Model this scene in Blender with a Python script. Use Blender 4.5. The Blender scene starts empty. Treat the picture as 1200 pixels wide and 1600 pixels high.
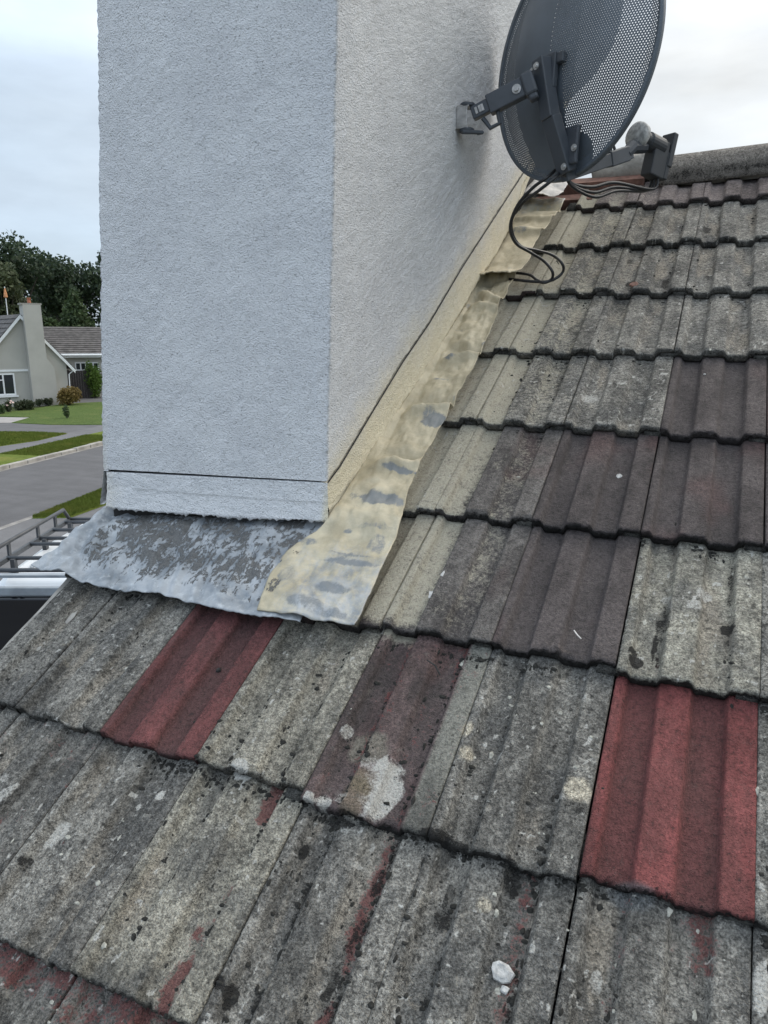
import bpy, math, random
import numpy as np
from mathutils import Vector, Matrix

random.seed(7)
RNG = np.random.default_rng(7)
SC = bpy.context.scene
COL = SC.collection
R = math.radians

# ------------------------------------------------------------------ camera
F_PX = 1142.387                       # focal length for a picture 1600 high
CAM = np.array([1.09449091, -0.55346945, 0.81230686])
ROT = np.array([[0.9131958511381519, 0.40748525577981914, 0.0053947924976442685],
                [0.10124034214968491, -0.21402210236032948, -0.9715682852080558],
                [-0.39474514637352026, 0.8877782977876723, -0.23669804264340988]])
cam_d = bpy.data.cameras.new('camera')
cam_d.sensor_fit = 'VERTICAL'
cam_d.sensor_height = 36.0
cam_d.sensor_width = 27.0
cam_d.lens = F_PX * 36.0 / 1600.0
cam_d.clip_start = 0.02
cam_d.clip_end = 6000
cam = bpy.data.objects.new('camera', cam_d)
COL.objects.link(cam)
m = Matrix.Identity(4)
for i in range(3):
    m[i][0] = ROT[0][i]
    m[i][1] = -ROT[1][i]
    m[i][2] = -ROT[2][i]
    m[i][3] = CAM[i]
cam.matrix_world = m
SC.camera = cam

# ------------------------------------------------------------------ sky and sun
SUN_AZ, SUN_EL = 58.0, 46.0           # azimuth counted from +X towards +Y
SKY_STRENGTH = 0.1
sx, sy, sz = (math.cos(R(SUN_AZ)) * math.cos(R(SUN_EL)), math.sin(R(SUN_AZ)) * math.cos(R(SUN_EL)), math.sin(R(SUN_EL)))
world = bpy.data.worlds.new('World')
SC.world = world
world.use_nodes = True
wn, wl = world.node_tree.nodes, world.node_tree.links
wn.clear()
w_out = wn.new('ShaderNodeOutputWorld')
w_bg = wn.new('ShaderNodeBackground')
w_sky = wn.new('ShaderNodeTexSky')
w_sky.sky_type = 'NISHITA'
w_sky.sun_disc = False
w_sky.sun_elevation = R(SUN_EL)
w_sky.sun_rotation = R(90 - SUN_AZ)
w_bg.inputs['Strength'].default_value = SKY_STRENGTH
w_geo = wn.new('ShaderNodeTexCoord')
w_dot = wn.new('ShaderNodeVectorMath'); w_dot.operation = 'DOT_PRODUCT'
w_dot.inputs[1].default_value = (sx, sy, sz)
wl.new(w_geo.outputs['Generated'], w_dot.inputs[0])
w_ramp = wn.new('ShaderNodeValToRGB')                 # cloud layer: cooler away from the sun
w_mr = wn.new('ShaderNodeMapRange')
w_mr.inputs['From Min'].default_value = -1.0
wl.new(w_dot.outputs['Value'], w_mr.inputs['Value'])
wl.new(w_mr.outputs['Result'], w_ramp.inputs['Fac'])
ce = w_ramp.color_ramp.elements
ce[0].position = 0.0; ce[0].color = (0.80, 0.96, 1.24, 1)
ce[1].position = 1.0; ce[1].color = (0.88, 0.86, 0.81, 1)
e = ce.new(0.62); e.color = (0.71, 0.84, 0.98, 1)
e = ce.new(0.84); e.color = (0.82, 0.85, 0.86, 1)
w_map = wn.new('ShaderNodeMapping')
w_map.inputs['Scale'].default_value = (1.0, 1.0, 3.2)
w_map.inputs['Location'].default_value = (0.35, 0.1, 0.6)
wl.new(w_geo.outputs['Generated'], w_map.inputs['Vector'])
w_n1 = wn.new('ShaderNodeTexNoise')
w_n1.inputs['Scale'].default_value = 2.6
w_n1.inputs['Detail'].default_value = 7
w_n1.inputs['Roughness'].default_value = 0.52
wl.new(w_map.outputs['Vector'], w_n1.inputs['Vector'])
w_mr2 = wn.new('ShaderNodeMapRange')
w_mr2.inputs['From Min'].default_value = 0.32
w_mr2.inputs['From Max'].default_value = 0.68
w_mr2.inputs['To Min'].default_value = 0.76
w_mr2.inputs['To Max'].default_value = 1.18
wl.new(w_n1.outputs['Fac'], w_mr2.inputs['Value'])
w_mul = wn.new('ShaderNodeVectorMath'); w_mul.operation = 'SCALE'
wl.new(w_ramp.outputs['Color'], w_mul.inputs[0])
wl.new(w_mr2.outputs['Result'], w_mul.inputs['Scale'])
w_gain = wn.new('ShaderNodeVectorMath'); w_gain.operation = 'SCALE'
w_sep = wn.new('ShaderNodeSeparateXYZ')               # overcast sky: zenith about 3 times the horizon
wl.new(w_geo.outputs['Generated'], w_sep.inputs['Vector'])
w_cie = wn.new('ShaderNodeMapRange')
w_cie.inputs['To Min'].default_value = 1.0
w_cie.inputs['To Max'].default_value = 3.2
wl.new(w_sep.outputs['Z'], w_cie.inputs['Value'])
w_cm = wn.new('ShaderNodeMath'); w_cm.operation = 'MULTIPLY'
wl.new(w_cie.outputs['Result'], w_cm.inputs[0])
CLOUD_GAIN = 3.45
w_cm.inputs[1].default_value = CLOUD_GAIN             # cloud radiance in the sky texture's units
wl.new(w_cm.outputs[0], w_gain.inputs['Scale'])
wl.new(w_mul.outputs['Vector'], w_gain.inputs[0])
w_n2 = wn.new('ShaderNodeTexNoise')
w_n2.inputs['Scale'].default_value = 1.7
w_n2.inputs['Detail'].default_value = 5
wl.new(w_map.outputs['Vector'], w_n2.inputs['Vector'])
w_cov = wn.new('ShaderNodeMapRange')                  # cloud cover
w_cov.inputs['From Min'].default_value = 0.30
w_cov.inputs['From Max'].default_value = 0.62
w_cov.inputs['To Min'].default_value = 0.72
w_cov.inputs['To Max'].default_value = 0.97
wl.new(w_n2.outputs['Fac'], w_cov.inputs['Value'])
w_mix = wn.new('ShaderNodeMix'); w_mix.data_type = 'RGBA'
wl.new(w_cov.outputs['Result'], w_mix.inputs[0])
wl.new(w_sky.outputs['Color'], w_mix.inputs[6])
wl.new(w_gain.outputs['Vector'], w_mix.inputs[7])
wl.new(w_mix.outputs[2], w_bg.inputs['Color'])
wl.new(w_bg.outputs['Background'], w_out.inputs['Surface'])

sun_d = bpy.data.lights.new('sun', 'SUN')
sun_d.energy = 0.8
sun_d.angle = R(40)
sun_d.color = (1.0, 0.94, 0.84)
sun = bpy.data.objects.new('sun', sun_d)
COL.objects.link(sun)
sun.rotation_euler = Vector((sx, sy, sz)).to_track_quat('Z', 'Y').to_euler()

SC.view_settings.view_transform = 'Standard'
SC.view_settings.look = 'None'
SC.view_settings.gamma = 1.0
SC.view_settings.exposure = 1.0
SC.view_settings.use_curve_mapping = False
SC.render.engine = 'CYCLES'
SC.cycles.max_bounces = 6

# ------------------------------------------------------------------ measuring helpers
TH = R(30)                             # roof pitch
A = np.array([[1, 0, 0], [0, math.cos(TH), -math.sin(TH)], [0, math.sin(TH), math.cos(TH)]])
NRM = A @ np.array([0, 0, 1.0])
UPZ = np.array([0, 0, 1.0])
TW, TG, TT = 0.2, 0.31117, 0.021       # tile cover width, gauge, thickness
EYE_H = 4.4
GZ = CAM[2] - EYE_H


def ray(x, y):
    return ROT.T @ np.array([(x - 600) / F_PX, (y - 800) / F_PX, 1.0])


def on_plane(x, y, n, d):
    r = ray(x, y)
    return CAM + (d - n @ CAM) / (n @ r) * r


def on_roof(x, y, h=0.0):              # -> roof coordinates (along course, up slope, off roof)
    return A.T @ on_plane(x, y, NRM, h)


def at_z(x, y, z):
    return on_plane(x, y, UPZ, z)


def ground(x, y, h=0.0):
    return on_plane(x, y, UPZ, GZ + h)


def rw(u, s, n=0.0):                   # roof coordinates -> world
    return A @ np.array([u, s, n])


# ------------------------------------------------------------------ numpy noise
def _hash(ix, iy, seed):
    h = (ix.astype(np.int64) * 374761393 + iy.astype(np.int64) * 668265263 + seed * 974711) & 0xffffffff
    h = ((h ^ (h >> 13)) * 1274126177) & 0xffffffff
    h = h ^ (h >> 16)
    return (h & 0xffff) / 65535.0


def vnoise(x, y, seed=0):
    x = np.asarray(x, float); y = np.asarray(y, float)
    ix, iy = np.floor(x), np.floor(y)
    fx, fy = x - ix, y - iy
    fx = fx * fx * (3 - 2 * fx); fy = fy * fy * (3 - 2 * fy)
    a = _hash(ix, iy, seed); b = _hash(ix + 1, iy, seed)
    c = _hash(ix, iy + 1, seed); d = _hash(ix + 1, iy + 1, seed)
    return (a * (1 - fx) + b * fx) * (1 - fy) + (c * (1 - fx) + d * fx) * fy


def fbm(x, y, seed=0, oct=4):
    t, a, s = 0, 0.5, 0
    for i in range(oct):
        t = t + a * vnoise(x * 2 ** i, y * 2 ** i, seed + 17 * i)
        s += a; a *= 0.55
    return t / s


def sstep(a, b, x):
    t = np.clip((np.asarray(x, float) - a) / (b - a), 0, 1)
    return t * t * (3 - 2 * t)


# ------------------------------------------------------------------ materials
def material(name):
    mt = bpy.data.materials.new(name)
    mt.use_nodes = True
    nt = mt.node_tree
    bs = nt.nodes['Principled BSDF']
    return mt, nt, bs


def N(nt, kind, **kw):
    n = nt.nodes.new(kind)
    for k, v in kw.items():
        if k in n.inputs:
            n.inputs[k].default_value = v
        else:
            setattr(n, k, v)
    return n


def L(nt, a, b):
    nt.links.new(a, b)


def mixcol(nt, fac, a, b):
    n = nt.nodes.new('ShaderNodeMix'); n.data_type = 'RGBA'
    for sock, v in ((0, fac), (6, a), (7, b)):
        if hasattr(v, 'links'):
            L(nt, v, n.inputs[sock])
        else:
            n.inputs[sock].default_value = v if sock == 0 else (*v, 1)
    return n.outputs[2]


def math_n(nt, op, a, b=None, c=None, clamp=False):
    n = nt.nodes.new('ShaderNodeMath'); n.operation = op; n.use_clamp = clamp
    for i, v in enumerate((a, b, c)):
        if v is None:
            continue
        if hasattr(v, 'links'):
            L(nt, v, n.inputs[i])
        else:
            n.inputs[i].default_value = v
    return n.outputs[0]


def maprange(nt, v, a, b, c=0.0, d=1.0, smooth=True):
    n = nt.nodes.new('ShaderNodeMapRange')
    n.interpolation_type = 'SMOOTHSTEP' if smooth else 'LINEAR'
    L(nt, v, n.inputs['Value'])
    for k, x in zip(('From Min', 'From Max', 'To Min', 'To Max'), (a, b, c, d)):
        n.inputs[k].default_value = x
    return n.outputs['Result']


def noise(nt, vec, scale, detail=3, rough=0.55, dist=0.0):
    n = N(nt, 'ShaderNodeTexNoise', Scale=scale, Detail=detail, Roughness=rough, Distortion=dist)
    if vec is not None:
        L(nt, vec, n.inputs['Vector'])
    return n.outputs['Fac']


def world_pos(nt):
    return nt.nodes.new('ShaderNodeNewGeometry').outputs['Position']


def bump(nt, bs, h, strength=0.5, dist=0.002):
    b = N(nt, 'ShaderNodeBump', Strength=strength, Distance=dist)
    L(nt, h, b.inputs['Height'])
    L(nt, b.outputs['Normal'], bs.inputs['Normal'])
    return b


def simple(name, col, rough=0.6, metal=0.0, var=0.15, scale=8.0, bumpd=0.0, bscale=60.0, spec=0.5):
    mt, nt, bs = material(name)
    p = world_pos(nt)
    n = noise(nt, p, scale, 5)
    lo = tuple(c * (1 - var) for c in col); hi = tuple(min(1, c * (1 + var)) for c in col)
    L(nt, mixcol(nt, maprange(nt, n, 0.3, 0.7), lo, hi), bs.inputs['Base Color'])
    bs.inputs['Roughness'].default_value = rough
    bs.inputs['Metallic'].default_value = metal
    bs.inputs['Specular IOR Level'].default_value = spec
    if bumpd:
        bump(nt, bs, noise(nt, p, bscale, 4), 0.6, bumpd)
    return mt


def make_tile_mat():
    mt, nt, bs = material('weathered_concrete_tile')
    p = world_pos(nt)
    tint = N(nt, 'ShaderNodeAttribute', attribute_name='tint')
    wear = N(nt, 'ShaderNodeAttribute', attribute_name='wear')
    sep = nt.nodes.new('ShaderNodeSeparateColor')
    L(nt, wear.outputs['Color'], sep.inputs['Color'])
    dust = wear.outputs['Alpha']
    g1 = noise(nt, p, 330, 5, 0.78)              # sand grain
    g2 = noise(nt, p, 130, 4, 0.65)
    g3 = noise(nt, p, 38, 5, 0.6)
    grit = N(nt, 'ShaderNodeTexVoronoi', Scale=330.0)
    L(nt, p, grit.inputs['Vector'])
    # grain brightness
    k = maprange(nt, g1, 0.37, 0.63, 0.38, 1.70, False)
    k2 = maprange(nt, g2, 0.36, 0.64, 0.55, 1.45, False)
    kk = math_n(nt, 'MULTIPLY', k, k2)
    kk = math_n(nt, 'POWER', kk, maprange(nt, tint.outputs['Alpha'], 0, 1, 0.42, 1.0, False))
    sc = nt.nodes.new('ShaderNodeVectorMath'); sc.operation = 'SCALE'
    L(nt, tint.outputs['Color'], sc.inputs[0]); L(nt, math_n(nt, 'MULTIPLY', kk, 0.94), sc.inputs['Scale'])
    col = sc.outputs['Vector']
    # pale sand grains
    pale = maprange(nt, grit.outputs['Distance'], 0.16, 0.05, 0, 0.5)
    pale = math_n(nt, 'MULTIPLY', pale, maprange(nt, g3, 0.42, 0.62))
    col = mixcol(nt, pale, col, (0.46, 0.44, 0.40))
    pit = math_n(nt, 'MULTIPLY', maprange(nt, g2, 0.40, 0.30), maprange(nt, g3, 0.62, 0.45))
    col = mixcol(nt, math_n(nt, 'MULTIPLY', pit, 0.6), col, (0.030, 0.029, 0.027))

    # crusty weathering on the old grey tiles: black algae specks, pale and ochre lichen crust
    wth = tint.outputs['Alpha']
    mpo = N(nt, 'ShaderNodeMapping'); mpo.inputs['Location'].default_value = (3.1, 7.7, 1.9)
    L(nt, p, mpo.inputs['Vector'])
    w1 = noise(nt, mpo.outputs['Vector'], 105, 5, 0.72)
    w2 = noise(nt, mpo.outputs['Vector'], 62, 6, 0.75, 0.5)
    w3 = noise(nt, mpo.outputs['Vector'], 7, 4, 0.6)
    blk = math_n(nt, 'MULTIPLY', maprange(nt, math_n(nt, 'MULTIPLY_ADD', math_n(nt, 'SUBTRACT', w3, 0.5), 0.35, w1), 0.585, 0.66), wth)
    col = mixcol(nt, math_n(nt, 'MULTIPLY', blk, 0.66), col, (0.024, 0.023, 0.021))
    crst = math_n(nt, 'MULTIPLY', maprange(nt, math_n(nt, 'MULTIPLY_ADD', math_n(nt, 'SUBTRACT', g3, 0.5), 0.25, w2), 0.57, 0.68), wth)
    col = mixcol(nt, math_n(nt, 'MULTIPLY', crst, 0.55), col, mixcol(nt, maprange(nt, w3, .4, .62), (0.40, 0.385, 0.345), (0.35, 0.31, 0.25)))

    def patch(mask, amp, lo, hi, fine=0.5):
        on = maprange(nt, mask, 0.03, 0.22)           # no patches where the mask is empty
        a = math_n(nt, 'MULTIPLY', math_n(nt, 'SUBTRACT', g3, 0.5), amp)
        a = math_n(nt, 'MULTIPLY_ADD', math_n(nt, 'SUBTRACT', g2, 0.5), amp * 1.3, a)
        a = math_n(nt, 'MULTIPLY_ADD', math_n(nt, 'SUBTRACT', g1, 0.5), amp * fine, a)
        a = math_n(nt, 'MULTIPLY_ADD', a, on, mask)
        return maprange(nt, a, lo, hi)
    red = patch(sep.outputs['Red'], 1.15, 0.42, 0.70, 0.9)
    col = mixcol(nt, math_n(nt, 'MULTIPLY', red, 0.85), col, mixcol(nt, maprange(nt, g1, .3, .7), (0.075, 0.030, 0.028), (0.215, 0.070, 0.064)))
    du = patch(dust, 0.9, 0.20, 0.95, 1.2)
    col = mixcol(nt, math_n(nt, 'MULTIPLY', du, 0.88), col, mixcol(nt, g1, (0.30, 0.275, 0.21), (0.60, 0.555, 0.44)))
    li = patch(sep.outputs['Green'], 0.6, 0.30, 0.85, 1.3)
    col = mixcol(nt, math_n(nt, 'MULTIPLY', li, 0.92), col, mixcol(nt, maprange(nt, g1, .3, .7), (0.36, 0.345, 0.31), (0.64, 0.625, 0.58)))
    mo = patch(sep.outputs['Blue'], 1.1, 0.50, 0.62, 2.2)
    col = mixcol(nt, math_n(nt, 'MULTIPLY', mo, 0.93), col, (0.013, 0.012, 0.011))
    L(nt, col, bs.inputs['Base Color'])
    bs.inputs['Roughness'].default_value = 0.88
    bs.inputs['Specular IOR Level'].default_value = 0.35
    h = math_n(nt, 'MULTIPLY_ADD', g1, 0.6, math_n(nt, 'MULTIPLY', g2, 0.9))
    h = math_n(nt, 'MULTIPLY_ADD', maprange(nt, grit.outputs['Distance'], 0.5, 0.1), 0.35, h)
    h = math_n(nt, 'MULTIPLY_ADD', mo, 0.5, h)
    bump(nt, bs, h, 1.0, 0.0048)
    return mt


def make_stucco(name='roughcast_render'):
    mt, nt, bs = material(name)
    p = world_pos(nt)
    st = N(nt, 'ShaderNodeAttribute', attribute_name='stain')
    sep = nt.nodes.new('ShaderNodeSeparateColor')
    L(nt, st.outputs['Color'], sep.inputs['Color'])
    g0 = noise(nt, p, 520, 3, 0.6)
    g1 = noise(nt, p, 250, 4, 0.62)
    g3 = noise(nt, p, 9, 5, 0.6)
    vor = N(nt, 'ShaderNodeTexVoronoi', Scale=260.0)
    L(nt, p, vor.inputs['Vector'])
    col = mixcol(nt, maprange(nt, g3, 0.3, 0.7), (0.685, 0.685, 0.695), (0.755, 0.755, 0.76))
    # pits between the stones: grime, and pit shade put into the colour
    pit = maprange(nt, g1, 0.43, 0.30, 0, 0.7)
    col = mixcol(nt, pit, col, (0.20, 0.20, 0.20))
    ye = math_n(nt, 'MULTIPLY_ADD', math_n(nt, 'SUBTRACT', g3, 0.5), 0.7, sep.outputs['Red'])
    ye = math_n(nt, 'MULTIPLY_ADD', math_n(nt, 'SUBTRACT', g1, 0.5), 0.5, ye)
    col = mixcol(nt, maprange(nt, ye, 0.12, 1.0, 0, 0.85), col, (0.76, 0.67, 0.47))
    gr = math_n(nt, 'MULTIPLY_ADD', math_n(nt, 'SUBTRACT', g3, 0.5), 0.8, sep.outputs['Green'])
    gr = math_n(nt, 'MULTIPLY_ADD', math_n(nt, 'SUBTRACT', g1, 0.5), 0.7, gr)
    col = mixcol(nt, maprange(nt, gr, 0.25, 1.1, 0, 0.7), col, (0.22, 0.22, 0.21))
    L(nt, col, bs.inputs['Base Color'])
    bs.inputs['Roughness'].default_value = 0.9
    bs.inputs['Specular IOR Level'].default_value = 0.3
    h = math_n(nt, 'MULTIPLY_ADD', g1, 1.0, math_n(nt, 'MULTIPLY', g0, 0.35))
    h = math_n(nt, 'MULTIPLY_ADD', maprange(nt, vor.outputs['Distance'], 0.6, 0.1), 0.3, h)
    bump(nt, bs, h, 1.0, 0.0040)
    return mt


def make_lead(name='weathered_lead'):
    mt, nt, bs = material(name)
    p = world_pos(nt)
    st = N(nt, 'ShaderNodeAttribute', attribute_name='stain')   # R cream spray, G dirt crust, B bare dark lead
    sep = nt.nodes.new('ShaderNodeSeparateColor')
    L(nt, st.outputs['Color'], sep.inputs['Color'])
    g0 = noise(nt, p, 300, 4, 0.65)
    g1 = noise(nt, p, 60, 5, 0.65)
    g2 = noise(nt, p, 16, 5, 0.6)
    mp = N(nt, 'ShaderNodeMapping'); mp.inputs['Scale'].default_value = (1.0, 0.35, 0.35)
    L(nt, p, mp.inputs['Vector'])
    g3 = noise(nt, mp.outputs['Vector'], 38, 7, 0.72, 1.6)
    base = mixcol(nt, maprange(nt, g2, 0.3, 0.7), (0.185, 0.205, 0.225), (0.42, 0.435, 0.45))
    base = mixcol(nt, maprange(nt, g1, 0.52, 0.68, 0, 0.5), base, (0.58, 0.60, 0.61))

    def patch(mask, lo, hi, amp):
        on = maprange(nt, mask, 0.03, 0.25)
        a = math_n(nt, 'MULTIPLY', math_n(nt, 'SUBTRACT', g3, 0.5), amp * 1.3)
        a = math_n(nt, 'MULTIPLY_ADD', math_n(nt, 'SUBTRACT', g1, 0.5), amp, a)
        a = math_n(nt, 'MULTIPLY_ADD', math_n(nt, 'SUBTRACT', g0, 0.5), amp * 0.5, a)
        a = math_n(nt, 'MULTIPLY_ADD', a, on, mask)
        return maprange(nt, a, lo, hi)
    dk = patch(sep.outputs['Blue'], 0.25, 0.85, 1.0)
    g4 = noise(nt, mp.outputs['Vector'], 130, 5, 0.7, 0.8)
    cm = math_n(nt, 'MULTIPLY_ADD', math_n(nt, 'SUBTRACT', g4, 0.5), maprange(nt, sep.outputs['Green'], .02, .2, 0, 1.9), sep.outputs['Green'])
    crust = patch(cm, 0.42, 0.60, 2.2)
    cream = patch(sep.outputs['Red'], 0.22, 0.72, 0.55)
    col = mixcol(nt, math_n(nt, 'MULTIPLY', cream, 0.93), base,
                 mixcol(nt, maprange(nt, g2, .3, .7), (0.38, 0.325, 0.215), (0.57, 0.495, 0.345)))
    col = mixcol(nt, math_n(nt, 'MULTIPLY', dk, 0.85), col, (0.155, 0.175, 0.195))
    col = mixcol(nt, math_n(nt, 'MULTIPLY', crust, 0.94), col,
                 mixcol(nt, maprange(nt, g0, 0.3, 0.7), (0.050, 0.050, 0.048), (0.145, 0.14, 0.132)))
    L(nt, col, bs.inputs['Base Color'])
    ro = maprange(nt, math_n(nt, 'MAXIMUM', crust, cream), 0, 1, 0.34, 0.66)
    L(nt, ro, bs.inputs['Roughness'])
    bs.inputs['Metallic'].default_value = 0.0
    h = math_n(nt, 'MULTIPLY_ADD', crust, 0.9, math_n(nt, 'MULTIPLY', g0, 0.5))
    h = math_n(nt, 'MULTIPLY_ADD', g1, 0.6, h)
    bump(nt, bs, h, 0.85, 0.0022)
    return mt


def make_grass(name, lo, hi, yel):
    mt, nt, bs = material(name)
    p = world_pos(nt)
    a = noise(nt, p, 0.9, 5, 0.6)
    b = noise(nt, p, 9, 5, 0.7)
    c = noise(nt, p, 70, 3, 0.7)
    col = mixcol(nt, maprange(nt, b, 0.3, 0.7), lo, hi)
    col = mixcol(nt, maprange(nt, a, 0.5, 0.72, 0, 0.55), col, yel)
    col = mixcol(nt, maprange(nt, c, 0.3, 0.7, 0.4, 0), col, tuple(x * 0.5 for x in lo))
    L(nt, col, bs.inputs['Base Color'])
    bs.inputs['Roughness'].default_value = 0.95
    bs.inputs['Specular IOR Level'].default_value = 0.15
    bump(nt, bs, math_n(nt, 'ADD', b, c), 1.0, 0.05)
    return mt


def make_asphalt(name, col, scale=1.0):
    mt, nt, bs = material(name)
    p = world_pos(nt)
    mp = N(nt, 'ShaderNodeMapping')
    mp.inputs['Rotation'].default_value = (0, 0, R(-78))
    mp.inputs['Scale'].default_value = (0.12, 1.0, 1.0)
    L(nt, p, mp.inputs['Vector'])
    a = noise(nt, p, 1.1 * scale, 6, 0.6)
    s = noise(nt, mp.outputs['Vector'], 2.6, 4, 0.6)
    c = noise(nt, p, 55, 3, 0.7)
    k = math_n(nt, 'ADD', maprange(nt, a, 0.3, 0.7, 0.82, 1.12, False), maprange(nt, s, 0.3, 0.7, -0.08, 0.12, False))
    k = math_n(nt, 'MULTIPLY', k, maprange(nt, c, 0.3, 0.7, 0.85, 1.15, False))
    sc = nt.nodes.new('ShaderNodeVectorMath'); sc.operation = 'SCALE'
    sc.inputs[0].default_value = col
    L(nt, k, sc.inputs['Scale'])
    L(nt, sc.outputs['Vector'], bs.inputs['Base Color'])
    bs.inputs['Roughness'].default_value = 0.9
    bump(nt, bs, c, 0.5, 0.01)
    return mt


def make_leaf(name, lo, hi, tr=0.25):
    mt, nt, bs = material(name)
    at = N(nt, 'ShaderNodeAttribute', attribute_name='shade')
    col = mixcol(nt, at.outputs['Fac'], lo, hi)
    L(nt, col, bs.inputs['Base Color'])
    bs.inputs['Roughness'].default_value = 0.6
    bs.inputs['Specular IOR Level'].default_value = 0.3
    out = nt.nodes['Material Output']
    trn = N(nt, 'ShaderNodeBsdfTranslucent')
    L(nt, col, trn.inputs['Color'])
    mx = N(nt, 'ShaderNodeMixShader')
    mx.inputs[0].default_value = tr
    L(nt, bs.outputs[0], mx.inputs[1]); L(nt, trn.outputs[0], mx.inputs[2])
    L(nt, mx.outputs[0], out.inputs['Surface'])
    return mt


def make_glass(name, col=(0.02, 0.025, 0.03)):
    mt, nt, bs = material(name)
    bs.inputs['Base Color'].default_value = (*col, 1)
    bs.inputs['Roughness'].default_value = 0.06
    bs.inputs['Specular IOR Level'].default_value = 0.6
    return mt


M = dict(
    tile=make_tile_mat(), stucco=make_stucco(), lead=make_lead(),
    dark=simple('groove_shade_and_debris', (0.025, 0.024, 0.023), 0.95, var=.3, scale=30, bumpd=.004),  # groove shade put into the colour; also used for twig and crumb
    mortar=simple('old_mortar', (0.33, 0.31, 0.28), 0.95, var=.25, scale=30, bumpd=.005),
    scrap=simple('pale_scrap', (0.66, 0.62, 0.58), 0.8, var=.12, scale=25, bumpd=.003),
    batten=simple('red_brown_timber', (0.20, 0.105, 0.08), 0.8, var=.3, scale=40, bumpd=.002),
    felt=simple('roofing_felt', (0.03, 0.03, 0.032), 0.9, var=.2),
    dish=simple('grey_painted_steel', (0.105, 0.125, 0.148), 0.5, var=.1, scale=14),
    arm=simple('dark_painted_steel', (0.055, 0.063, 0.075), 0.45, var=.12, scale=20),
    galv=simple('galvanised_steel', (0.42, 0.41, 0.40), 0.5, 0.55, var=.25, scale=60),
    bolt=simple('bolt_steel', (0.55, 0.55, 0.55), 0.35, 0.8),
    plastic=simple('black_plastic', (0.035, 0.038, 0.042), 0.55, var=.12),
    lens=simple('grimy_grey_plastic', (0.36, 0.36, 0.35), 0.8, var=.4, scale=70),
    cable=simple('black_cable', (0.018, 0.018, 0.02), 0.4),
    stone=simple('pale_stone', (0.46, 0.45, 0.43), 0.9, var=.25, scale=130, bumpd=.003, bscale=260),
    hwall=simple('pale_house_render', (0.44, 0.425, 0.39), 0.9, var=.06, scale=0.8, bumpd=.01, bscale=40),
    white=simple('white_gloss_paint', (0.78, 0.79, 0.80), 0.45, var=.04),
    froof=simple('far_roof_tile', (0.092, 0.084, 0.080), 0.85, var=.35, scale=3.0, bumpd=.01, bscale=20),
    pot=simple('terracotta', (0.36, 0.13, 0.075), 0.8, var=.2),
    orange=simple('orange_fabric', (0.55, 0.25, 0.11), 0.7, var=.35, scale=9),
    glass=make_glass('window_glass'),
    vglass=make_glass('dark_van_glass', (0.006, 0.007, 0.009)),
    curtain=simple('pale_curtain', (0.45, 0.45, 0.42), 0.9),
    wood=simple('dark_stained_wood', (0.035, 0.030, 0.030), 0.85, var=.2),
    rubber=simple('rubber', (0.02, 0.02, 0.02), 0.8),
    van=simple('white_van_paint', (0.74, 0.76, 0.78), 0.3, var=.03, scale=1.5),
    rack=simple('grey_rack_steel', (0.06, 0.064, 0.07), 0.5, var=.2),
    trim=simple('grey_trim', (0.25, 0.28, 0.31), 0.5),
    taill=simple('red_lens', (0.35, 0.02, 0.02), 0.25),
    bark=simple('bark', (0.06, 0.05, 0.042), 0.95, var=.3),
    kerb=simple('kerb_concrete', (0.33, 0.31, 0.28), 0.9, var=.25, scale=2.2, bumpd=.006),
    road=make_asphalt('road_asphalt', (0.098, 0.095, 0.098)),
    pave=make_asphalt('pavement_asphalt', (0.135, 0.132, 0.135)),
    drive=make_asphalt('drive_asphalt', (0.105, 0.103, 0.106)),
    pathm=simple('pale_path', (0.31, 0.29, 0.28), 0.95, var=.12, scale=2),
    gutterm=simple('pale_road_edge', (0.25, 0.235, 0.22), 0.95, var=.25, scale=3),
    grass=make_grass('lawn_grass', (0.130, 0.182, 0.030), (0.23, 0.285, 0.058), (0.34, 0.315, 0.085)),
    lawn=make_grass('far_lawn_grass', (0.080, 0.128, 0.034), (0.15, 0.21, 0.058), (0.22, 0.235, 0.08)),
    earth=make_grass('rough_ground', (0.06, 0.08, 0.03), (0.10, 0.12, 0.04), (0.13, 0.12, 0.05)),
    leaf_dark=make_leaf('dark_leaf', (0.026, 0.044, 0.030), (0.075, 0.108, 0.056)),
    leaf_soft=make_leaf('soft_leaf', (0.045, 0.062, 0.032), (0.105, 0.125, 0.062)),
    leaf_mid=make_leaf('mid_leaf', (0.035, 0.058, 0.024), (0.085, 0.125, 0.050)),
    leaf_gold=make_leaf('golden_leaf', (0.11, 0.075, 0.025), (0.27, 0.20, 0.065)),
    leaf_hedge=make_leaf('hedge_leaf', (0.035, 0.07, 0.015), (0.11, 0.19, 0.03)),
    leaf_border=make_leaf('border_leaf', (0.03, 0.045, 0.02), (0.08, 0.09, 0.05)),
    mossm=simple('black_moss', (0.020, 0.019, 0.016), 0.95, var=.5, scale=200, bumpd=.002, bscale=500),
    lichenm=simple('pale_lichen', (0.34, 0.33, 0.285), 0.95, var=.35, scale=220, bumpd=.001, bscale=600),
    flower=simple('pale_flower', (0.75, 0.55, 0.5), 0.7, var=.2),
)

# ------------------------------------------------------------------ object helpers
WL = {}                                # world location of every root


def tag(o, label=None, cat=None, group=None, kind=None):
    if label: o['label'] = label
    if cat: o['category'] = cat
    if group: o['group'] = group
    if kind: o['kind'] = kind
    return o


def thing(name, loc, label, cat, group=None):
    o = bpy.data.objects.new(name, None)
    o.empty_display_size = 0.1
    COL.objects.link(o)
    o.location = tuple(loc)
    WL[o.name] = np.array(loc, float)
    return tag(o, label, cat, group)


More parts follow.
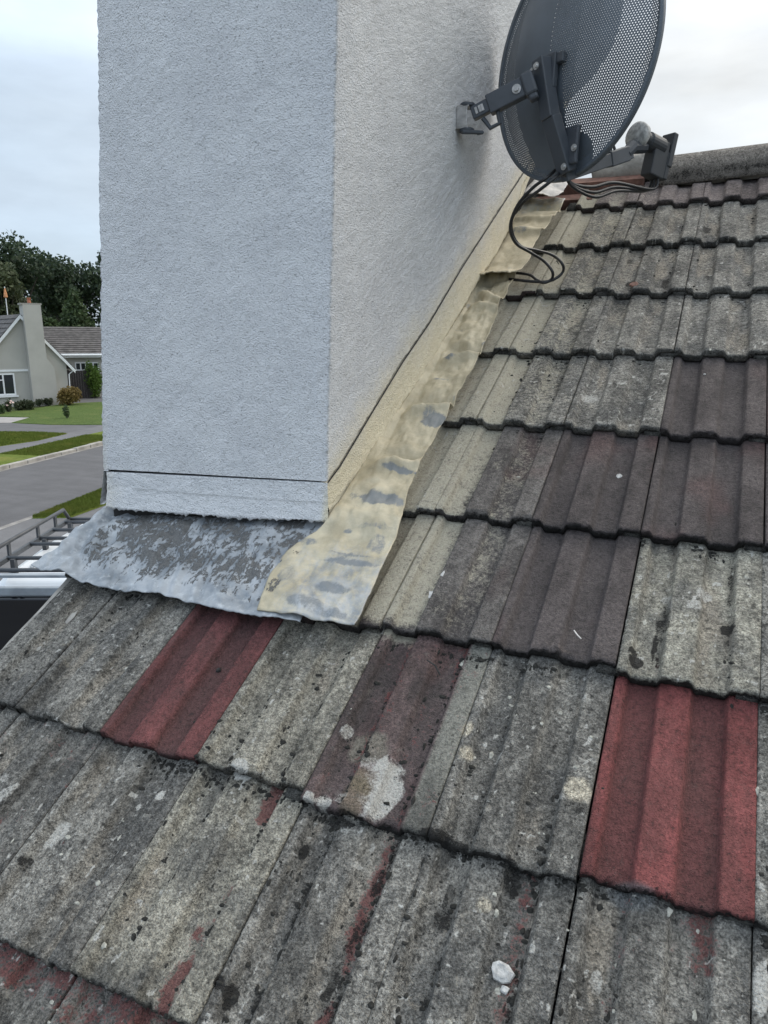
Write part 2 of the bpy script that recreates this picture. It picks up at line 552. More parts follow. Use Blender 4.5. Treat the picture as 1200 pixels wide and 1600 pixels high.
def link_mesh(name, verts, faces, mat, parent=None, smooth=False, offset=None, attrs=None, local=False):
    me = bpy.data.meshes.new(name)
    v = np.asarray(verts, float)
    if parent is not None and not local:
        v = v - WL[parent.name]
    elif offset is not None:
        v = v - np.asarray(offset)
    me.from_pydata(v.tolist(), [], [tuple(int(i) for i in f) for f in faces])
    if attrs:
        for k, val in attrs.items():
            at = me.color_attributes.new(k, 'FLOAT_COLOR', 'POINT')
            at.data.foreach_set('color', np.asarray(val, np.float32).ravel())
    me.materials.append(mat)
    if smooth:
        me.shade_smooth()
    o = bpy.data.objects.new(name, me)
    COL.objects.link(o)
    if parent is not None:
        o.parent = parent
        WL[o.name] = WL[parent.name]
    else:
        if offset is not None:
            o.location = tuple(offset)
        WL[o.name] = np.zeros(3) if offset is None else np.asarray(offset, float)
    return o


class MB:
    def __init__(self):
        self.v, self.f = [], []

    def add(self, vs, fs):
        b = len(self.v)
        self.v += [np.asarray(q, float) for q in vs]
        self.f += [tuple(b + i for i in f) for f in fs]
        return self

    def box(self, c, ax, half, taper=1.0):
        c = np.asarray(c, float)
        ax = [np.asarray(a, float) for a in ax]
        vs = []
        for k in (-1, 1):
            t = 1.0 if k < 0 else taper
            for i, j in ((-1, -1), (1, -1), (1, 1), (-1, 1)):
                vs.append(c + ax[0] * half[0] * i * t + ax[1] * half[1] * j * t + ax[2] * half[2] * k)
        return self.add(vs, [(3, 2, 1, 0), (4, 5, 6, 7), (0, 1, 5, 4), (1, 2, 6, 5), (2, 3, 7, 6), (3, 0, 4, 7)])

    def tube(self, pts, r, n=8, cap=True, up=None):
        pts = [np.asarray(q, float) for q in pts]
        rs = r if hasattr(r, '__len__') else [r] * len(pts)
        b = len(self.v)
        ref = np.array([0, 0, 1.0]) if up is None else np.asarray(up, float)
        prev = None
        for i, q in enumerate(pts):
            t = pts[min(i + 1, len(pts) - 1)] - pts[max(i - 1, 0)]
            t = t / (np.linalg.norm(t) + 1e-12)
            a = prev if prev is not None else (ref if abs(ref @ t) < 0.95 else np.array([1.0, 0, 0]))
            a = a - (a @ t) * t
            a = a / np.linalg.norm(a)
            prev = a
            c = np.cross(t, a)
            for k in range(n):
                an = 2 * math.pi * (k + .5) / n
                self.v.append(q + rs[i] * (math.cos(an) * a + math.sin(an) * c))
        for i in range(len(pts) - 1):
            for k in range(n):
                k2 = (k + 1) % n
                self.f.append((b + i * n + k, b + i * n + k2, b + (i + 1) * n + k2, b + (i + 1) * n + k))
        if cap:
            self.f.append(tuple(b + k for k in range(n))[::-1])
            self.f.append(tuple(b + (len(pts) - 1) * n + k for k in range(n)))
        return self

    def prism(self, poly, d):
        poly = [np.asarray(q, float) for q in poly]
        d = np.asarray(d, float)
        n = len(poly)
        vs = poly + [q + d for q in poly]
        fs = [tuple(range(n))[::-1], tuple(range(n, 2 * n))] + [(i, (i + 1) % n, n + (i + 1) % n, n + i) for i in range(n)]
        return self.add(vs, fs)

    def lathe(self, c, axis, prof, n=16):
        c = np.asarray(c, float); axis = np.asarray(axis, float); axis = axis / np.linalg.norm(axis)
        a = np.cross(axis, [0, 0, 1.0] if abs(axis[2]) < .9 else [1.0, 0, 0]); a /= np.linalg.norm(a)
        bb = np.cross(axis, a)
        b = len(self.v)
        for (r, h) in prof:
            for k in range(n):
                an = 2 * math.pi * k / n
                self.v.append(c + axis * h + r * (math.cos(an) * a + math.sin(an) * bb))
        for i in range(len(prof) - 1):
            for k in range(n):
                k2 = (k + 1) % n
                self.f.append((b + i * n + k, b + i * n + k2, b + (i + 1) * n + k2, b + (i + 1) * n + k))
        self.f.append(tuple(b + k for k in range(n))[::-1])
        self.f.append(tuple(b + (len(prof) - 1) * n + k for k in range(n)))
        return self

    def build(self, name, mat, parent=None, smooth=False, offset=None, bevel=0.0, seg=2):
        o = link_mesh(name, self.v, self.f, mat, parent, smooth, offset)
        if bevel:
            md = o.modifiers.new('bevel', 'BEVEL')
            md.width = bevel; md.segments = seg; md.limit_method = 'ANGLE'; md.angle_limit = R(40)
        return o


def grid_faces(nr, nc, wrap=False):
    i = np.arange(nr - 1)[:, None]
    j = np.arange(nc if wrap else nc - 1)[None, :]
    j2 = (j + 1) % nc
    return np.stack([i * nc + j + 0 * j2, i * nc + j2, (i + 1) * nc + j2, (i + 1) * nc + j], -1).reshape(-1, 4)


def resample(pts, n):
    pts = np.asarray(pts, float)
    d = np.concatenate([[0], np.cumsum(np.linalg.norm(np.diff(pts, axis=0), axis=1))])
    t = np.linspace(0, d[-1], n)
    return np.stack([np.interp(t, d, pts[:, k]) for k in range(pts.shape[1])], 1)


def smooth_path(pts, n):
    pts = np.asarray(pts, float)
    P = np.vstack([2 * pts[0] - pts[1], pts, 2 * pts[-1] - pts[-2]])
    out = []
    for i in range(1, len(P) - 2):
        for t in np.linspace(0, 1, 8, endpoint=False):
            a, b, c, d = P[i - 1], P[i], P[i + 1], P[i + 2]
            out.append(.5 * ((2 * b) + (-a + c) * t + (2 * a - 5 * b + 4 * c - d) * t * t + (-a + 3 * b - 3 * c + d) * t ** 3))
    out.append(pts[-1])
    return resample(out, n)


# ================================================================== THE ROOF
roof = thing('tiled_roof', (0, 0, 0), 'weathered concrete tiled roof slope with a few red tiles in the foreground', 'roof')
roof.rotation_euler = (TH, 0, 0)

PROF = np.array([(0, .0112), (.02, .0134), (.075, .0132), (.118, .0), (.295, -.0002), (.332, .0132), (.43, .0138), (.538, .0132),
                 (.582, 0), (.775, -.0002), (.810, .0132), (.90, .0136), (.985, .0132), (1, .0118)])
PH = .0132


def profile(x):
    x = np.asarray(x, float)
    i = np.clip(np.searchsorted(PROF[:, 0], x, side='right') - 1, 0, len(PROF) - 2)
    t = (x - PROF[i, 0]) / (PROF[i + 1, 0] - PROF[i, 0])
    t = np.clip(t, 0, 1); t = t * t * (3 - 2 * t)
    return PROF[i, 1] * (1 - t) + PROF[i + 1, 1] * t


def raised(x):
    return np.clip(profile(x) / .0128, 0, 1)


# marks on the tiles, measured on the roof plane: (roof point, radius, kind)
MARKS = []


def mark(x, y, rad, kind, ry=None, amt=1.0):
    q = on_roof(x, y, -.01)
    MARKS.append((q[0], q[1], rad, ry or rad, kind, amt))


mark(600, 1220, .034, 'white', .050, 1.0); mark(588, 1185, .022, 'white', .016, .6)
mark(560, 1236, .026, 'olive', .036, .42); mark(576, 1212, .024, 'olive', .024, .36); mark(540, 1235, .014, 'white', .016, .55); mark(580, 1158, .036, 'grey', .03, .8)
mark(378, 1203, .017, 'white', .014); mark(512, 1240, .014, 'white', .012, .9); mark(490, 1238, .009, 'white'); mark(545, 1130, .010, 'white', .012, .7)
mark(85, 1295, .015, 'white', .024, 1.0); mark(248, 1237, .009, 'white', .010); mark(203, 1232, .006, 'white'); mark(210, 1250, .006, 'white')
mark(5, 1240, .012, 'white', .014, .7); mark(5, 1212, .01, 'white', .01, .7)
mark(905, 1222, .021, 'tan', .019, 1.0); mark(880, 1230, .012, 'white', .01, .6); mark(735, 1125, .008, 'tan', .013); mark(732, 1165, .012, 'tan', .012)
mark(920, 618, .020, 'white', .020, .85); mark(908, 612, .012, 'white', .012, .6); mark(945, 612, .012, 'white', .01, .5); mark(895, 625, .01, 'white', .012, .5)
mark(1100, 925, .014, 'white', .016, .8); mark(1085, 945, .016, 'white', .012, .75); mark(1040, 930, .010, 'white', .012, .7); mark(1045, 945, .006, 'white', .012, .6)
mark(1035, 575, .012, 'white', .007, .6); mark(576, 1312, .006, 'white', .01, .8); mark(536, 1290, .008, 'white', .008, .7); mark(557, 1342, .005, 'white')
mark(1192, 1545, .012, 'white', .03, .9); mark(930, 1535, .008, 'white', .015, .7); mark(760, 1410, .010, 'tan', .01, .8)
mark(470, 1320, .009, 'black', .011); mark(1135, 980, .010, 'black', .011, 1.2); mark(992, 1035, .012, 'black', .013, 1.2); mark(988, 1020, .008, 'black')
mark(1035, 975, .012, 'black', .02, .6); mark(1022, 1010, .004, 'black', .03, .9); mark(40, 1345, .012, 'black', .012, .7); mark(360, 1555, .010, 'black', .015, .8); mark(345, 1535, .008, 'black', .01, .8)
mark(525, 1275, .03, 'black', .010, .6); mark(205, 1375, .012, 'black', .012, .5); mark(310, 1330, .016, 'black', .014, .35); mark(900, 1250, .02, 'black', .014, .45)
mark(985, 1398, .03, 'lead', .016, .6); mark(695, 1300, .045, 'black', .010, .7); mark(690, 1430, .016, 'black', .02, .5); mark(800, 1360, .016, 'black', .03, .55)
for q in ((1080, 505), (1070, 515), (1090, 495), (1150, 480), (1085, 533), (1075, 530), (1030, 600), (1000, 590), (1005, 625), (960, 600), (985, 595), (1100, 445), (1160, 515), (1180, 500), (1010, 600), (935, 645), (880, 500), (1120, 520)):
    mark(q[0], q[1], .010, 'white', .006, .55)
mark(985, 442, .012, 'black', .02, .8); mark(1040, 440, .012, 'black', .035, .7); mark(985, 400, .010, 'black', .02, .5); mark(960, 600, .006, 'black', .02, .4)
mark(870, 408, .006, 'black'); mark(888, 405, .008, 'black', .006); mark(1105, 355, .012, 'black', .03, .7); mark(1105, 430, .01, 'black', .02, .4)
for q in ((700, 1395), (585, 1370), (560, 1440), (540, 1480), (520, 1520), (530, 1545), (505, 1560)):
    mark(q[0], q[1], .008, 'black', .022, .52)

# which tile is which: base kind, red trace amount (per pan), black moss, lichen flecks
TILES = {}
for q in ((1, 1), (5, 1)):
    TILES[q] = dict(kind='red', moss=.08 if q[0] == 1 else .03)
for q in ((4, 2), (4, 3), (5, 3), (5, 4), (6, 4), (6, 3)):
    TILES[q] = dict(kind='brown')
TILES[(3, 2)] = dict(kind='browngrey'); TILES[(3, 3)] = dict(kind='browngrey')
TILES[(3, 1)] = dict(kind='plum', red=.33)
TILES[(5, 2)] = dict(kind='pale', red=.16, moss=.25, lich=.16)
TILES[(6, 2)] = dict(kind='grey', red=.25)
for k in (2, 3, 4, 5, 6, 7):
    TILES[(k, 8)] = dict(kind='pink')
TILES[(2, 1)] = dict(kind='beige', moss=.18, red=.06)
TILES[(0, 1)] = dict(kind='grey', red=.22, lich=.10); TILES[(-1, 1)] = dict(kind='grey', red=.12, lich=.12, tan=1)
TILES[(4, 1)] = dict(kind='grey', moss=.16, red=.10); TILES[(6, 1)] = dict(kind='grey')
TILES[(0, 0)] = dict(kind='grey', red=.30, lich=.12); TILES[(-1, 0)] = dict(kind='grey', red=.2)
TILES[(1, 0)] = dict(kind='grey', red=.16, lich=.06); TILES[(2, 0)] = dict(kind='beige', redpan=.85, moss=.08, red=.1)
TILES[(3, 0)] = dict(kind='grey', redpan=.65, moss=.24); TILES[(4, 0)] = dict(kind='grey', moss=.24, redpan=.45)
TILES[(5, 0)] = dict(kind='grey', redpan=.34, red=.22, moss=.12); TILES[(6, 0)] = dict(kind='grey', red=.5, lich=.2)
for k in range(-1, 8):
    TILES[(k, -1)] = dict(kind='grey', redtop=.9 if k < 4 else .4, red=.15, moss=.1)
TILES[(4, 6)] = dict(kind='grey', moss=.18, lich=.12); TILES[(4, 7)] = dict(kind='grey', moss=.06)
TILES[(5, 6)] = dict(kind='grey', lich=.16); TILES[(5, 5)] = dict(kind='grey', lich=.24); TILES[(6, 5)] = dict(kind='grey', lich=.2)
TILES[(4, 4)] = dict(kind='grey', lich=.24, red=.12); TILES[(5, 7)] = dict(kind='grey', moss=.2); TILES[(6, 6)] = dict(kind='grey', lich=.12)
TILES[(4, 5)] = dict(kind='grey', lich=.08); TILES[(3, 4)] = dict(kind='grey'); TILES[(3, 5)] = dict(kind='grey'); TILES[(3, 6)] = dict(kind='grey'); TILES[(3, 7)] = dict(kind='grey')

BASE = dict(grey=((.120, .114, .103), (.252, .239, .212)), beige=((.18, .168, .140), (.315, .294, .242)), pale=((.19, .180, .152), (.355, .335, .275)),
            brown=((.072, .060, .058), (.112, .094, .090)), browngrey=((.095, .085, .080), (.165, .150, .138)),
            plum=((.085, .066, .062), (.155, .112, .106)), red=((.175, .053, .050), (.255, .078, .073)), pink=((.135, .110, .105), (.215, .180, .170)))
SHIFT = {(3, 1): -.012, (4, 1): -.013, (3, 2): .011, (4, 2): .012, (3, 6): .010, (3, 7): -.002, (4, 8): -.006, (5, 8): -.004, (6, 3): 0}
KMIN_LEFT = -0.155                     # verge line


def make_tile(k, j, hi):
    spec = TILES.get((k, j), None) or dict(kind=random.choice(['grey', 'grey', 'grey', 'beige', 'brown']), red=.1, moss=.1, lich=.1)
    seed = (k + 5) * 37 + (j + 9) * 101
    rg = np.random.default_rng(seed)
    x0 = 0.0
    if k * TW < KMIN_LEFT < (k + 1) * TW:
        x0 = (KMIN_LEFT - k * TW) / TW
    nu, ns = (74, 84) if hi == 2 else ((52, 56) if hi == 1 else (26, 14))
    gap = .0045
    x = np.linspace(x0 + gap, 1 - gap, nu)
    s = np.concatenate([[.045, .003, .0012, .0004, .0012, .0032], np.linspace(.0075, TG + .055 if j < 8 else 2.70 - 8 * TG, ns)])
    drop = np.concatenate([[TT - .0015, TT - .0015, TT * .66, TT * .33, .0024, .0006], np.zeros(ns)])
    X, S = np.meshgrid(x, s)
    D = np.repeat(drop[:, None], nu, 1)
    front = np.zeros_like(X); front[:5] = 1
    U = k * TW + X * TW; V = j * TG + S
    n = profile(X) - PH - TT * S / TG - D
    # underside of the front lip follows the tile below
    lip = np.zeros_like(X); lip[:2] = 1
    # overlock: right edge only half thickness, shows the neighbour's tongue
    ov = sstep(.83, .86, X)
    n = np.where(lip > 0, n + ov * TT * .45, n)
    n[2] += (ov * TT * .2)[2]
    # ragged front
    rag = (fbm(U * 60, V * 0 + j * 3.1, seed, 4) - .5)
    S2 = S + np.where(S < .02, rag * .006 * (1 - S / .02), 0)
    chip = sstep(.66, .8, fbm(U * 28, V * 0 + j, seed + 5, 3))
    S2 = S2 + np.where((S < .012) & (D < .012), chip * .004, 0)
    n = n - np.where((S < .006) & (D < .012), chip * .003, 0)
    n = n + front * (vnoise(U * 220, D * 300, seed) - .5) * .002
    S2 = S2 + front * (1 - lip) * (vnoise(U * 260, D * 420 + 9, seed + 2) - .5) * .005
    # surface unevenness
    top = 1 - front
    n = n + top * ((fbm(U * 22, V * 22, 3, 3) - .5) * .0010 + (vnoise(U * 260, V * 260, 8) - .5) * .0009)
    Xl = X * TW
    # ----- pigment
    k_ = spec['kind']
    lo, hi_ = (np.array(c) for c in BASE[k_])
    a = fbm(U * 14, V * 9, 21 + seed, 5)
    b = fbm(U * 60, V * 40, 43 + seed, 4)
    t = np.clip((a - .5) * 2.0 + (b - .5) * 1.1 + .5, 0, 1)
    rz = raised(X)
    streak = fbm(U * 70, V * 5, seed + 71, 3)
    t = np.clip(t + (streak - .5) * .7, 0, 1)
    col = lo * .85 + (hi_ * 1.08 - lo * .85) * t[..., None]
    if k_ in ('grey', 'beige', 'pale'):
        blot = sstep(.52, .72, fbm(U * 20, V * 14, seed + 90, 4)) * .55
        col = col * (1 - blot[..., None]) + np.array([.10, .10, .097]) * blot[..., None]
        tanp = sstep(.5, .75, fbm(U * 26, V * 8, seed + 95, 4)) * (1 - rz) * .65
        col = col * (1 - tanp[..., None]) + np.array([.30, .262, .21]) * tanp[..., None]
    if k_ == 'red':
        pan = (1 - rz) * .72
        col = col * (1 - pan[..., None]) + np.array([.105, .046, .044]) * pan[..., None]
        wornp = sstep(.50, .66, fbm(U * 24, V * 13, seed + 3, 4)) * .28
        col = col * (1 - wornp[..., None]) + np.array([.105, .058, .052]) * wornp[..., None]
        if j == 1 and k == 1:
            col = col * .74 + np.array([.016, .016, .016])
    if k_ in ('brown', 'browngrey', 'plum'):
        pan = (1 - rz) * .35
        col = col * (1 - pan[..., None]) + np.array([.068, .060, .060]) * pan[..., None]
        redb = sstep(.55, .8, fbm(U * 9, V * 6, seed + 33, 3)) * .4
        col = col * (1 - redb[..., None]) + np.array([.135, .068, .062]) * redb[..., None]
    if k == 3 and j == 1:
        side = sstep(.80, .84, X)
        g_ = (np.array([.125, .122, .108]) + (np.array([.245, .238, .205]) - np.array([.125, .122, .108])) * t[..., None])
        col = col * (1 - side[..., None]) + g_ * side[..., None]
    red = np.zeros_like(U); white = np.zeros_like(U); moss = np.zeros_like(U); dust = np.zeros_like(U)
    edge = np.exp(-((X - .29) / .035) ** 2) + np.exp(-((X - .77) / .035) ** 2) + .6 * np.exp(-((X - .60) / .03) ** 2)
    nz = fbm(U * 30, V * 14, seed + 7, 4)
    if spec.get('red'):
        red += spec['red'] * (.7 + .9 * edge) * sstep(.42, .62, nz) * 1.1
    if spec.get('redpan'):
        red += spec['redpan'] * np.exp(-((X - .72) / .075) ** 2) * sstep(.28, .55, fbm(U * 14, V * 10, seed + 8, 3)) * 1.25
    if spec.get('redtop'):
        red += spec['redtop'] * .58 * sstep(TG - .065, TG - .03, S + .05 * (fbm(U * 26, V * 12, 5, 3) - .5) * 1.6)
    if spec.get('moss'):
        moss += spec['moss'] * 1.7 * (.25 + edge) * sstep(.38, .62, fbm(U * 38, V * 22, seed + 9, 4))
    if spec.get('lich'):
        white += spec['lich'] * 2.0 * sstep(.56, .72, fbm(U * 48, V * 40, seed + 13, 3)) * sstep(.4, .6, fbm(U * 9, V * 9, seed + 14, 2))
    white += .7 * sstep(.72, .82, fbm(U * 110, V * 95, seed + 15, 2)) * (1 if k_ in ('grey', 'beige', 'pale') else .2)
    # pale spray dust beside the flashing
    dn_ = fbm(U * 26, V * 9, 61, 4) - .5
    near = np.clip((.665 - U) / .05, 0, 1) * .80 + np.clip((.86 - U) / .22, 0, 1) * .62 * (1 - .75 * rz)
    dd = near * sstep(.61, .66, V) * (1 - .35 * sstep(1.0, 1.6, V))
    dd = dd + sstep(1.15, 1.6, V) * np.clip((1.15 - U) / .55, 0, 1) * .34
    dust += np.clip(dd + dn_ * .5 * sstep(0, .15, dd), 0, .85)
    for (mu, ms, rx, ry, kind, amt) in MARKS:
        if abs(mu - (k + .5) * TW) > TW * .5 + rx * 1.6 or abs(ms - (j + .5) * TG) > TG * .62 + ry * 1.6:
            continue
        r_ = np.sqrt(((U - mu) / rx) ** 2 + ((V - ms) / ry) ** 2)
        r_ = r_ + (fbm(U * 70, V * 70, 77, 3) - .5) * (.45 if rx > .025 else .8)
        mk = (1 - sstep(.75, 1.15, r_)) * amt
        if kind == 'white':
            white = np.maximum(white, mk * .85)
        elif kind == 'black':
            moss = np.maximum(moss, mk * .98)
        else:
            c = dict(olive=(.215, .18, .105), grey=(.20, .185, .15), tan=(.46, .41, .32), lead=(.15, .16, .165))[kind]
            mk = np.clip(mk, 0, .92)[..., None]
            col = col * (1 - mk) + np.array(c) * mk
            white = white * (1 - mk[..., 0]) if kind == 'olive' else white
    # black algae on the exposed front edge and just above it
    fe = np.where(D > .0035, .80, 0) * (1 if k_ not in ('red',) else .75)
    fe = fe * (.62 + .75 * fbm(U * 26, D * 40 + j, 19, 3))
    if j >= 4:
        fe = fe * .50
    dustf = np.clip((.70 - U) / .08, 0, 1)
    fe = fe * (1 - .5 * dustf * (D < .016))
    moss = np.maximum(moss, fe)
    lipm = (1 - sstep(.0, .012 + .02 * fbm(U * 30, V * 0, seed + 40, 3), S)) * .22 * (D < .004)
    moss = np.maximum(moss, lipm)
    shade = np.where(front > 0, .62, 1.0)      # algae film and backlit front-face shade, put into the colour
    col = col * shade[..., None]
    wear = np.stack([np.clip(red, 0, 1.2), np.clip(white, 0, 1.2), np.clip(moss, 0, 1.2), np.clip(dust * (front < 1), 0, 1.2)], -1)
    # add side skirts
    def skirt(arr, idx, dn=None):
        c = arr[:, idx:idx + 1].copy()
        if dn is not None: c = c + dn
        return c
    P = np.stack([Xl, S2, n], -1)
    Lk = P[:, :1].copy(); Lk[..., 2] -= .017
    Rk = P[:, -1:].copy(); Rk[..., 2] -= .010
    P = np.concatenate([Lk, P, Rk], 1)
    wamt = dict(grey=1.0, beige=.9, pale=.8, pink=.55, browngrey=.35, plum=.35, brown=.12, red=.08)[k_]
    T4 = np.concatenate([col, np.full_like(col[..., :1], wamt)], -1)
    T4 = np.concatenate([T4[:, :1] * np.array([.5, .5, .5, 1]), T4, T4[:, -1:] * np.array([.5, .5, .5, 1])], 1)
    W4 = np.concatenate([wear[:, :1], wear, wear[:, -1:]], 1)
    nr, nc = P.shape[:2]
    verts = P.reshape(-1, 3)
    faces = grid_faces(nr, nc)
    T4 = T4.reshape(-1, 4); W4 = W4.reshape(-1, 4)
    # tongue of the interlock, showing under the neighbour's overlock on the left
    if k > -1 and hi:
        zb = profile(np.array([1.0]))[0] - PH
        tv = np.array([(-.030, .002, zb - TT * .5), (.004, .002, zb - TT * .5), (.004, .002, zb - TT + .001), (-.030, .002, zb - TT + .001),
                       (-.030, .06, zb - TT * .5), (.004, .06, zb - TT * .5), (.004, .06, zb - TT + .001), (-.030, .06, zb - TT + .001)])
        tv[:, 2] -= TT * tv[:, 1] / TG
        tf = np.array([(0, 1, 2, 3), (4, 5, 1, 0), (3, 7, 4, 0), (1, 5, 6, 2)]) + len(verts)
        verts = np.vstack([verts, tv]); faces = np.vstack([faces, tf])
        T4 = np.vstack([T4, np.tile([.10, .097, .088, 1], (8, 1))]); W4 = np.vstack([W4, np.tile([0, 0, .35, 0], (8, 1))])
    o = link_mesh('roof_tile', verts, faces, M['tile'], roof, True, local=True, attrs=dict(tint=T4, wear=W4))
    o.location = (k * TW + rg.uniform(-.0012, .0012), j * TG + SHIFT.get((k, j), rg.uniform(-.003, .003)), rg.uniform(0, .0014))
    o.rotation_euler = (rg.uniform(-.003, .001), rg.uniform(-.003, .003), rg.uniform(-.003, .003))
    if k_ == 'red':
        o['label'] = 'red painted roof tile beside the grey ones' if k == 1 else 'bright red ribbed roof tile at the right edge'
    return o


for j in range(-5, 9):
    for k in range(-1, 13):
        if j >= 3 and k <= 1:
            continue
        if j == 2 and k < 0:
            pass
        vis = -1 <= j <= 8 and k <= 6
        hi = 2 if (vis and -1 <= j <= 3) else (1 if vis else 0)
        if k * TW + TW <= KMIN_LEFT:
            continue
        if j == 8 and k == 2:
            continue
        make_tile(k, j, hi)

# deck under the tiles, rear slope and walls (closed from other sides)
mb = MB()
mb.add([(-.15, -1.6, -.075), (2.7, -1.6, -.075), (2.7, 2.78, -.075), (-.15, 2.78, -.075)], [(0, 1, 2, 3)])
o = link_mesh('underlay', mb.v, mb.f, M['felt'], roof, local=True)
RIDGE_S = 2.745
ry_, rz_ = rw(0, RIDGE_S)[1:]
hw = MB()
yb = ry_ * 2 + 1.39
for (xa,) in ((-.125,),):
    poly = [(xa, -1.25, GZ), (xa, 2 * ry_ + 1.1, GZ), (xa, 2 * ry_ + 1.1, -.85), (xa, ry_, rz_ - .12), (xa, -1.25, -.85)]
    hw.prism(poly, (.1, 0, 0))
inv = A.T
wv = [inv @ q for q in hw.v]
link_mesh('gable_wall', wv, hw.f, M['hwall'], roof, local=True)
rs = MB()
rs.add([(-.155, ry_, rz_ - .01), (2.7, ry_, rz_ - .01), (2.7, 2 * ry_ + 1.4, -.80), (-.155, 2 * ry_ + 1.4, -.80)], [(0, 1, 2, 3)])
link_mesh('rear_slope', [inv @ q for q in rs.v], rs.f, M['froof'], roof, local=True)
# verge mortar under the left edge
vm = MB()
vp = [(KMIN_LEFT + .01, s, -.035 + .004 * math.sin(s * 19)) for s in np.linspace(-1.5, .95, 30)]
vm.tube(vp, .016, 6)
link_mesh('verge_mortar', vm.v, vm.f, M['mortar'], roof, local=True)

# ridge tiles: half-round, each with its own joint
def ridge_tile(u0, u1, lift, tilt, name='ridge_tile'):
    nl, na = 40, 22
    P, Tn, Wr = [], [], []
    for i in range(nl):
        u = u0 + (u1 - u0) * i / (nl - 1)
        for a in range(na):
            an = math.pi * (-.06 + 1.12 * a / (na - 1))
            r = .098 * (1 + .012 * (fbm(np.array([u * 30]), np.array([a * .3]), 5, 3)[0] - .5))
            y, z = -r * math.cos(an) * .78, r * math.sin(an) * .80
            P.append((u, y, z + lift + tilt * (u - u0)))
            v = fbm(np.array([u * 16]), np.array([a * .5]), 31, 4)[0]
            w = fbm(np.array([u * 34]), np.array([a * .7]), 36, 4)[0]
            Tn.append((.125 + .16 * v, .112 + .145 * v, .100 + .125 * v, .9))
            low = max(0, 1 - abs(an - .12) / .45)
            Wr.append((0, .55 if w > .66 and an > .9 else 0, .55 * low, 0))
    P = np.array(P)
    base = rw(0, RIDGE_S)
    P[:, 1] += base[1]; P[:, 2] += base[2] - .060
    o = link_mesh(name, [inv @ q for q in P], grid_faces(nl, na), M['tile'], roof, True, local=True, attrs=dict(tint=Tn, wear=Wr))
    md = o.modifiers.new('s', 'SOLIDIFY'); md.thickness = .016; md.offset = -1
    return o


ridge_tile(.865, 1.235, .012, .042)
ridge_tile(1.241, 1.68, .028, .0)
ridge_tile(1.686, 2.12, .028, .0)
ridge_tile(2.126, 2.56, .028, .0)

mb = MB()
mb.tube([(u, RIDGE_S - .075 + .004 * math.sin(u * 31), -.010 + .005 * math.sin(u * 17)) for u in np.linspace(.84, 2.5, 40)], .014, 7)
link_mesh('mortar_bed', mb.v, mb.f, M['mortar'], roof, True, local=True)

# ================================================================== CHIMNEY
YAW_F, BAT = R(5.0), R(2.5)
e1 = np.array([math.cos(YAW_F), math.sin(YAW_F), 0])
nf = np.array([math.sin(YAW_F), -math.cos(YAW_F), 0]) * math.cos(BAT) + UPZ * math.sin(BAT)
WR = on_plane(511, 800, NRM, .030)


def on_front(x, y, off=0.0):
    return on_plane(x, y, nf, nf @ WR + off)


TR = on_front(528, 0)
sd = np.array([math.cos(R(88.0)), math.sin(R(88.0)), 0])
nsd = np.cross(sd, TR - WR); nsd /= np.linalg.norm(nsd)
if nsd[0] < 0: nsd = -nsd


def on_side(x, y, off=0.0):
    return on_plane(x, y, nsd, nsd @ WR + off)


TOPZ = 2.35
def to_z(p, q, z):                     # extend the line p->q to height z
    t = (z - p[2]) / (q[2] - p[2])
    return p + t * (q - p)


gl = on_front(166, 735); gr = on_front(510, 752)
tl = to_z(on_front(161, 735), on_front(152, 0), TOPZ)
tr = to_z(WR, TR, TOPZ)
side_px = [(512, 748), (529.5, 726), (575, 650), (628, 563), (670, 502), (719, 419), (748, 374), (810, 279)]
side_groove = [on_side(*q) for q in side_px]
dirb = (side_groove[-1] - side_groove[2]); dirb /= np.linalg.norm(dirb)
back_y = 2.62
endg = side_groove[-1] + dirb * ((back_y - side_groove[-1][1]) / dirb[1])
side_groove.append(endg)
gl2 = on_front(161, 733)
depth_v = sd * 1.0
bl_back = gl2 + sd * ((back_y - gl2[1]) / sd[1]); bl_back[2] = endg[2]
chim = thing('chimney', rw(.12, .9, 0), 'tall square chimney in pale grey roughcast with a grooved hem at its foot', 'chimney')

# loop: left-back -> left-front -> right-front -> right-back
front_bot = resample([gl2, gr], 118)
side_bot = resample([gr] + side_groove[1:], 250)[1:]
left_bot = resample([bl_back, gl2], 40)[:-1]
back_bot = resample([endg, bl_back], 8)[1:-1]
bot = np.vstack([left_bot, front_bot, side_bot, back_bot])
nl_, nf_, ns_, nb_ = len(left_bot), len(front_bot), len(side_bot), len(back_bot)
tbr = tr + sd * ((back_y - tr[1]) / sd[1]); tbl = tl + sd * ((back_y - tl[1]) / sd[1])
def lerp_like(src, a, b):
    d = np.concatenate([[0], np.cumsum(np.linalg.norm(np.diff(src, axis=0), axis=1))]); d /= d[-1]
    return a + d[:, None] * (b - a)
hsp = side_bot[:, 1:2]                 # keep side columns vertical: match the horizontal distance along the wall
tside = np.array([tr + sd * (((q - gr) @ sd)) for q in side_bot])
top = np.vstack([lerp_like(np.vstack([left_bot, front_bot[:1]]), tbl, tl)[:-1], lerp_like(front_bot, tl, tr), tside,
                 lerp_like(np.vstack([side_bot[-1:], back_bot, left_bot[:1]]), tbr, tbl)[1:-1]])
nlv = -sd * 0 + np.cross(UPZ, sd); nlv = -np.array([nsd[0], nsd[1], 0])
norm = np.vstack([np.tile(-nsd, (nl_, 1)), np.tile(nf, (nf_, 1)), np.tile(nsd, (ns_, 1)), np.tile(sd, (nb_, 1))])
norm[nl_] = (nf - nsd); norm[nl_ + nf_ - 1] = (nf + nsd)
norm /= np.linalg.norm(norm, axis=1)[:, None]
NR = 330
ts = np.linspace(0, 1, NR)
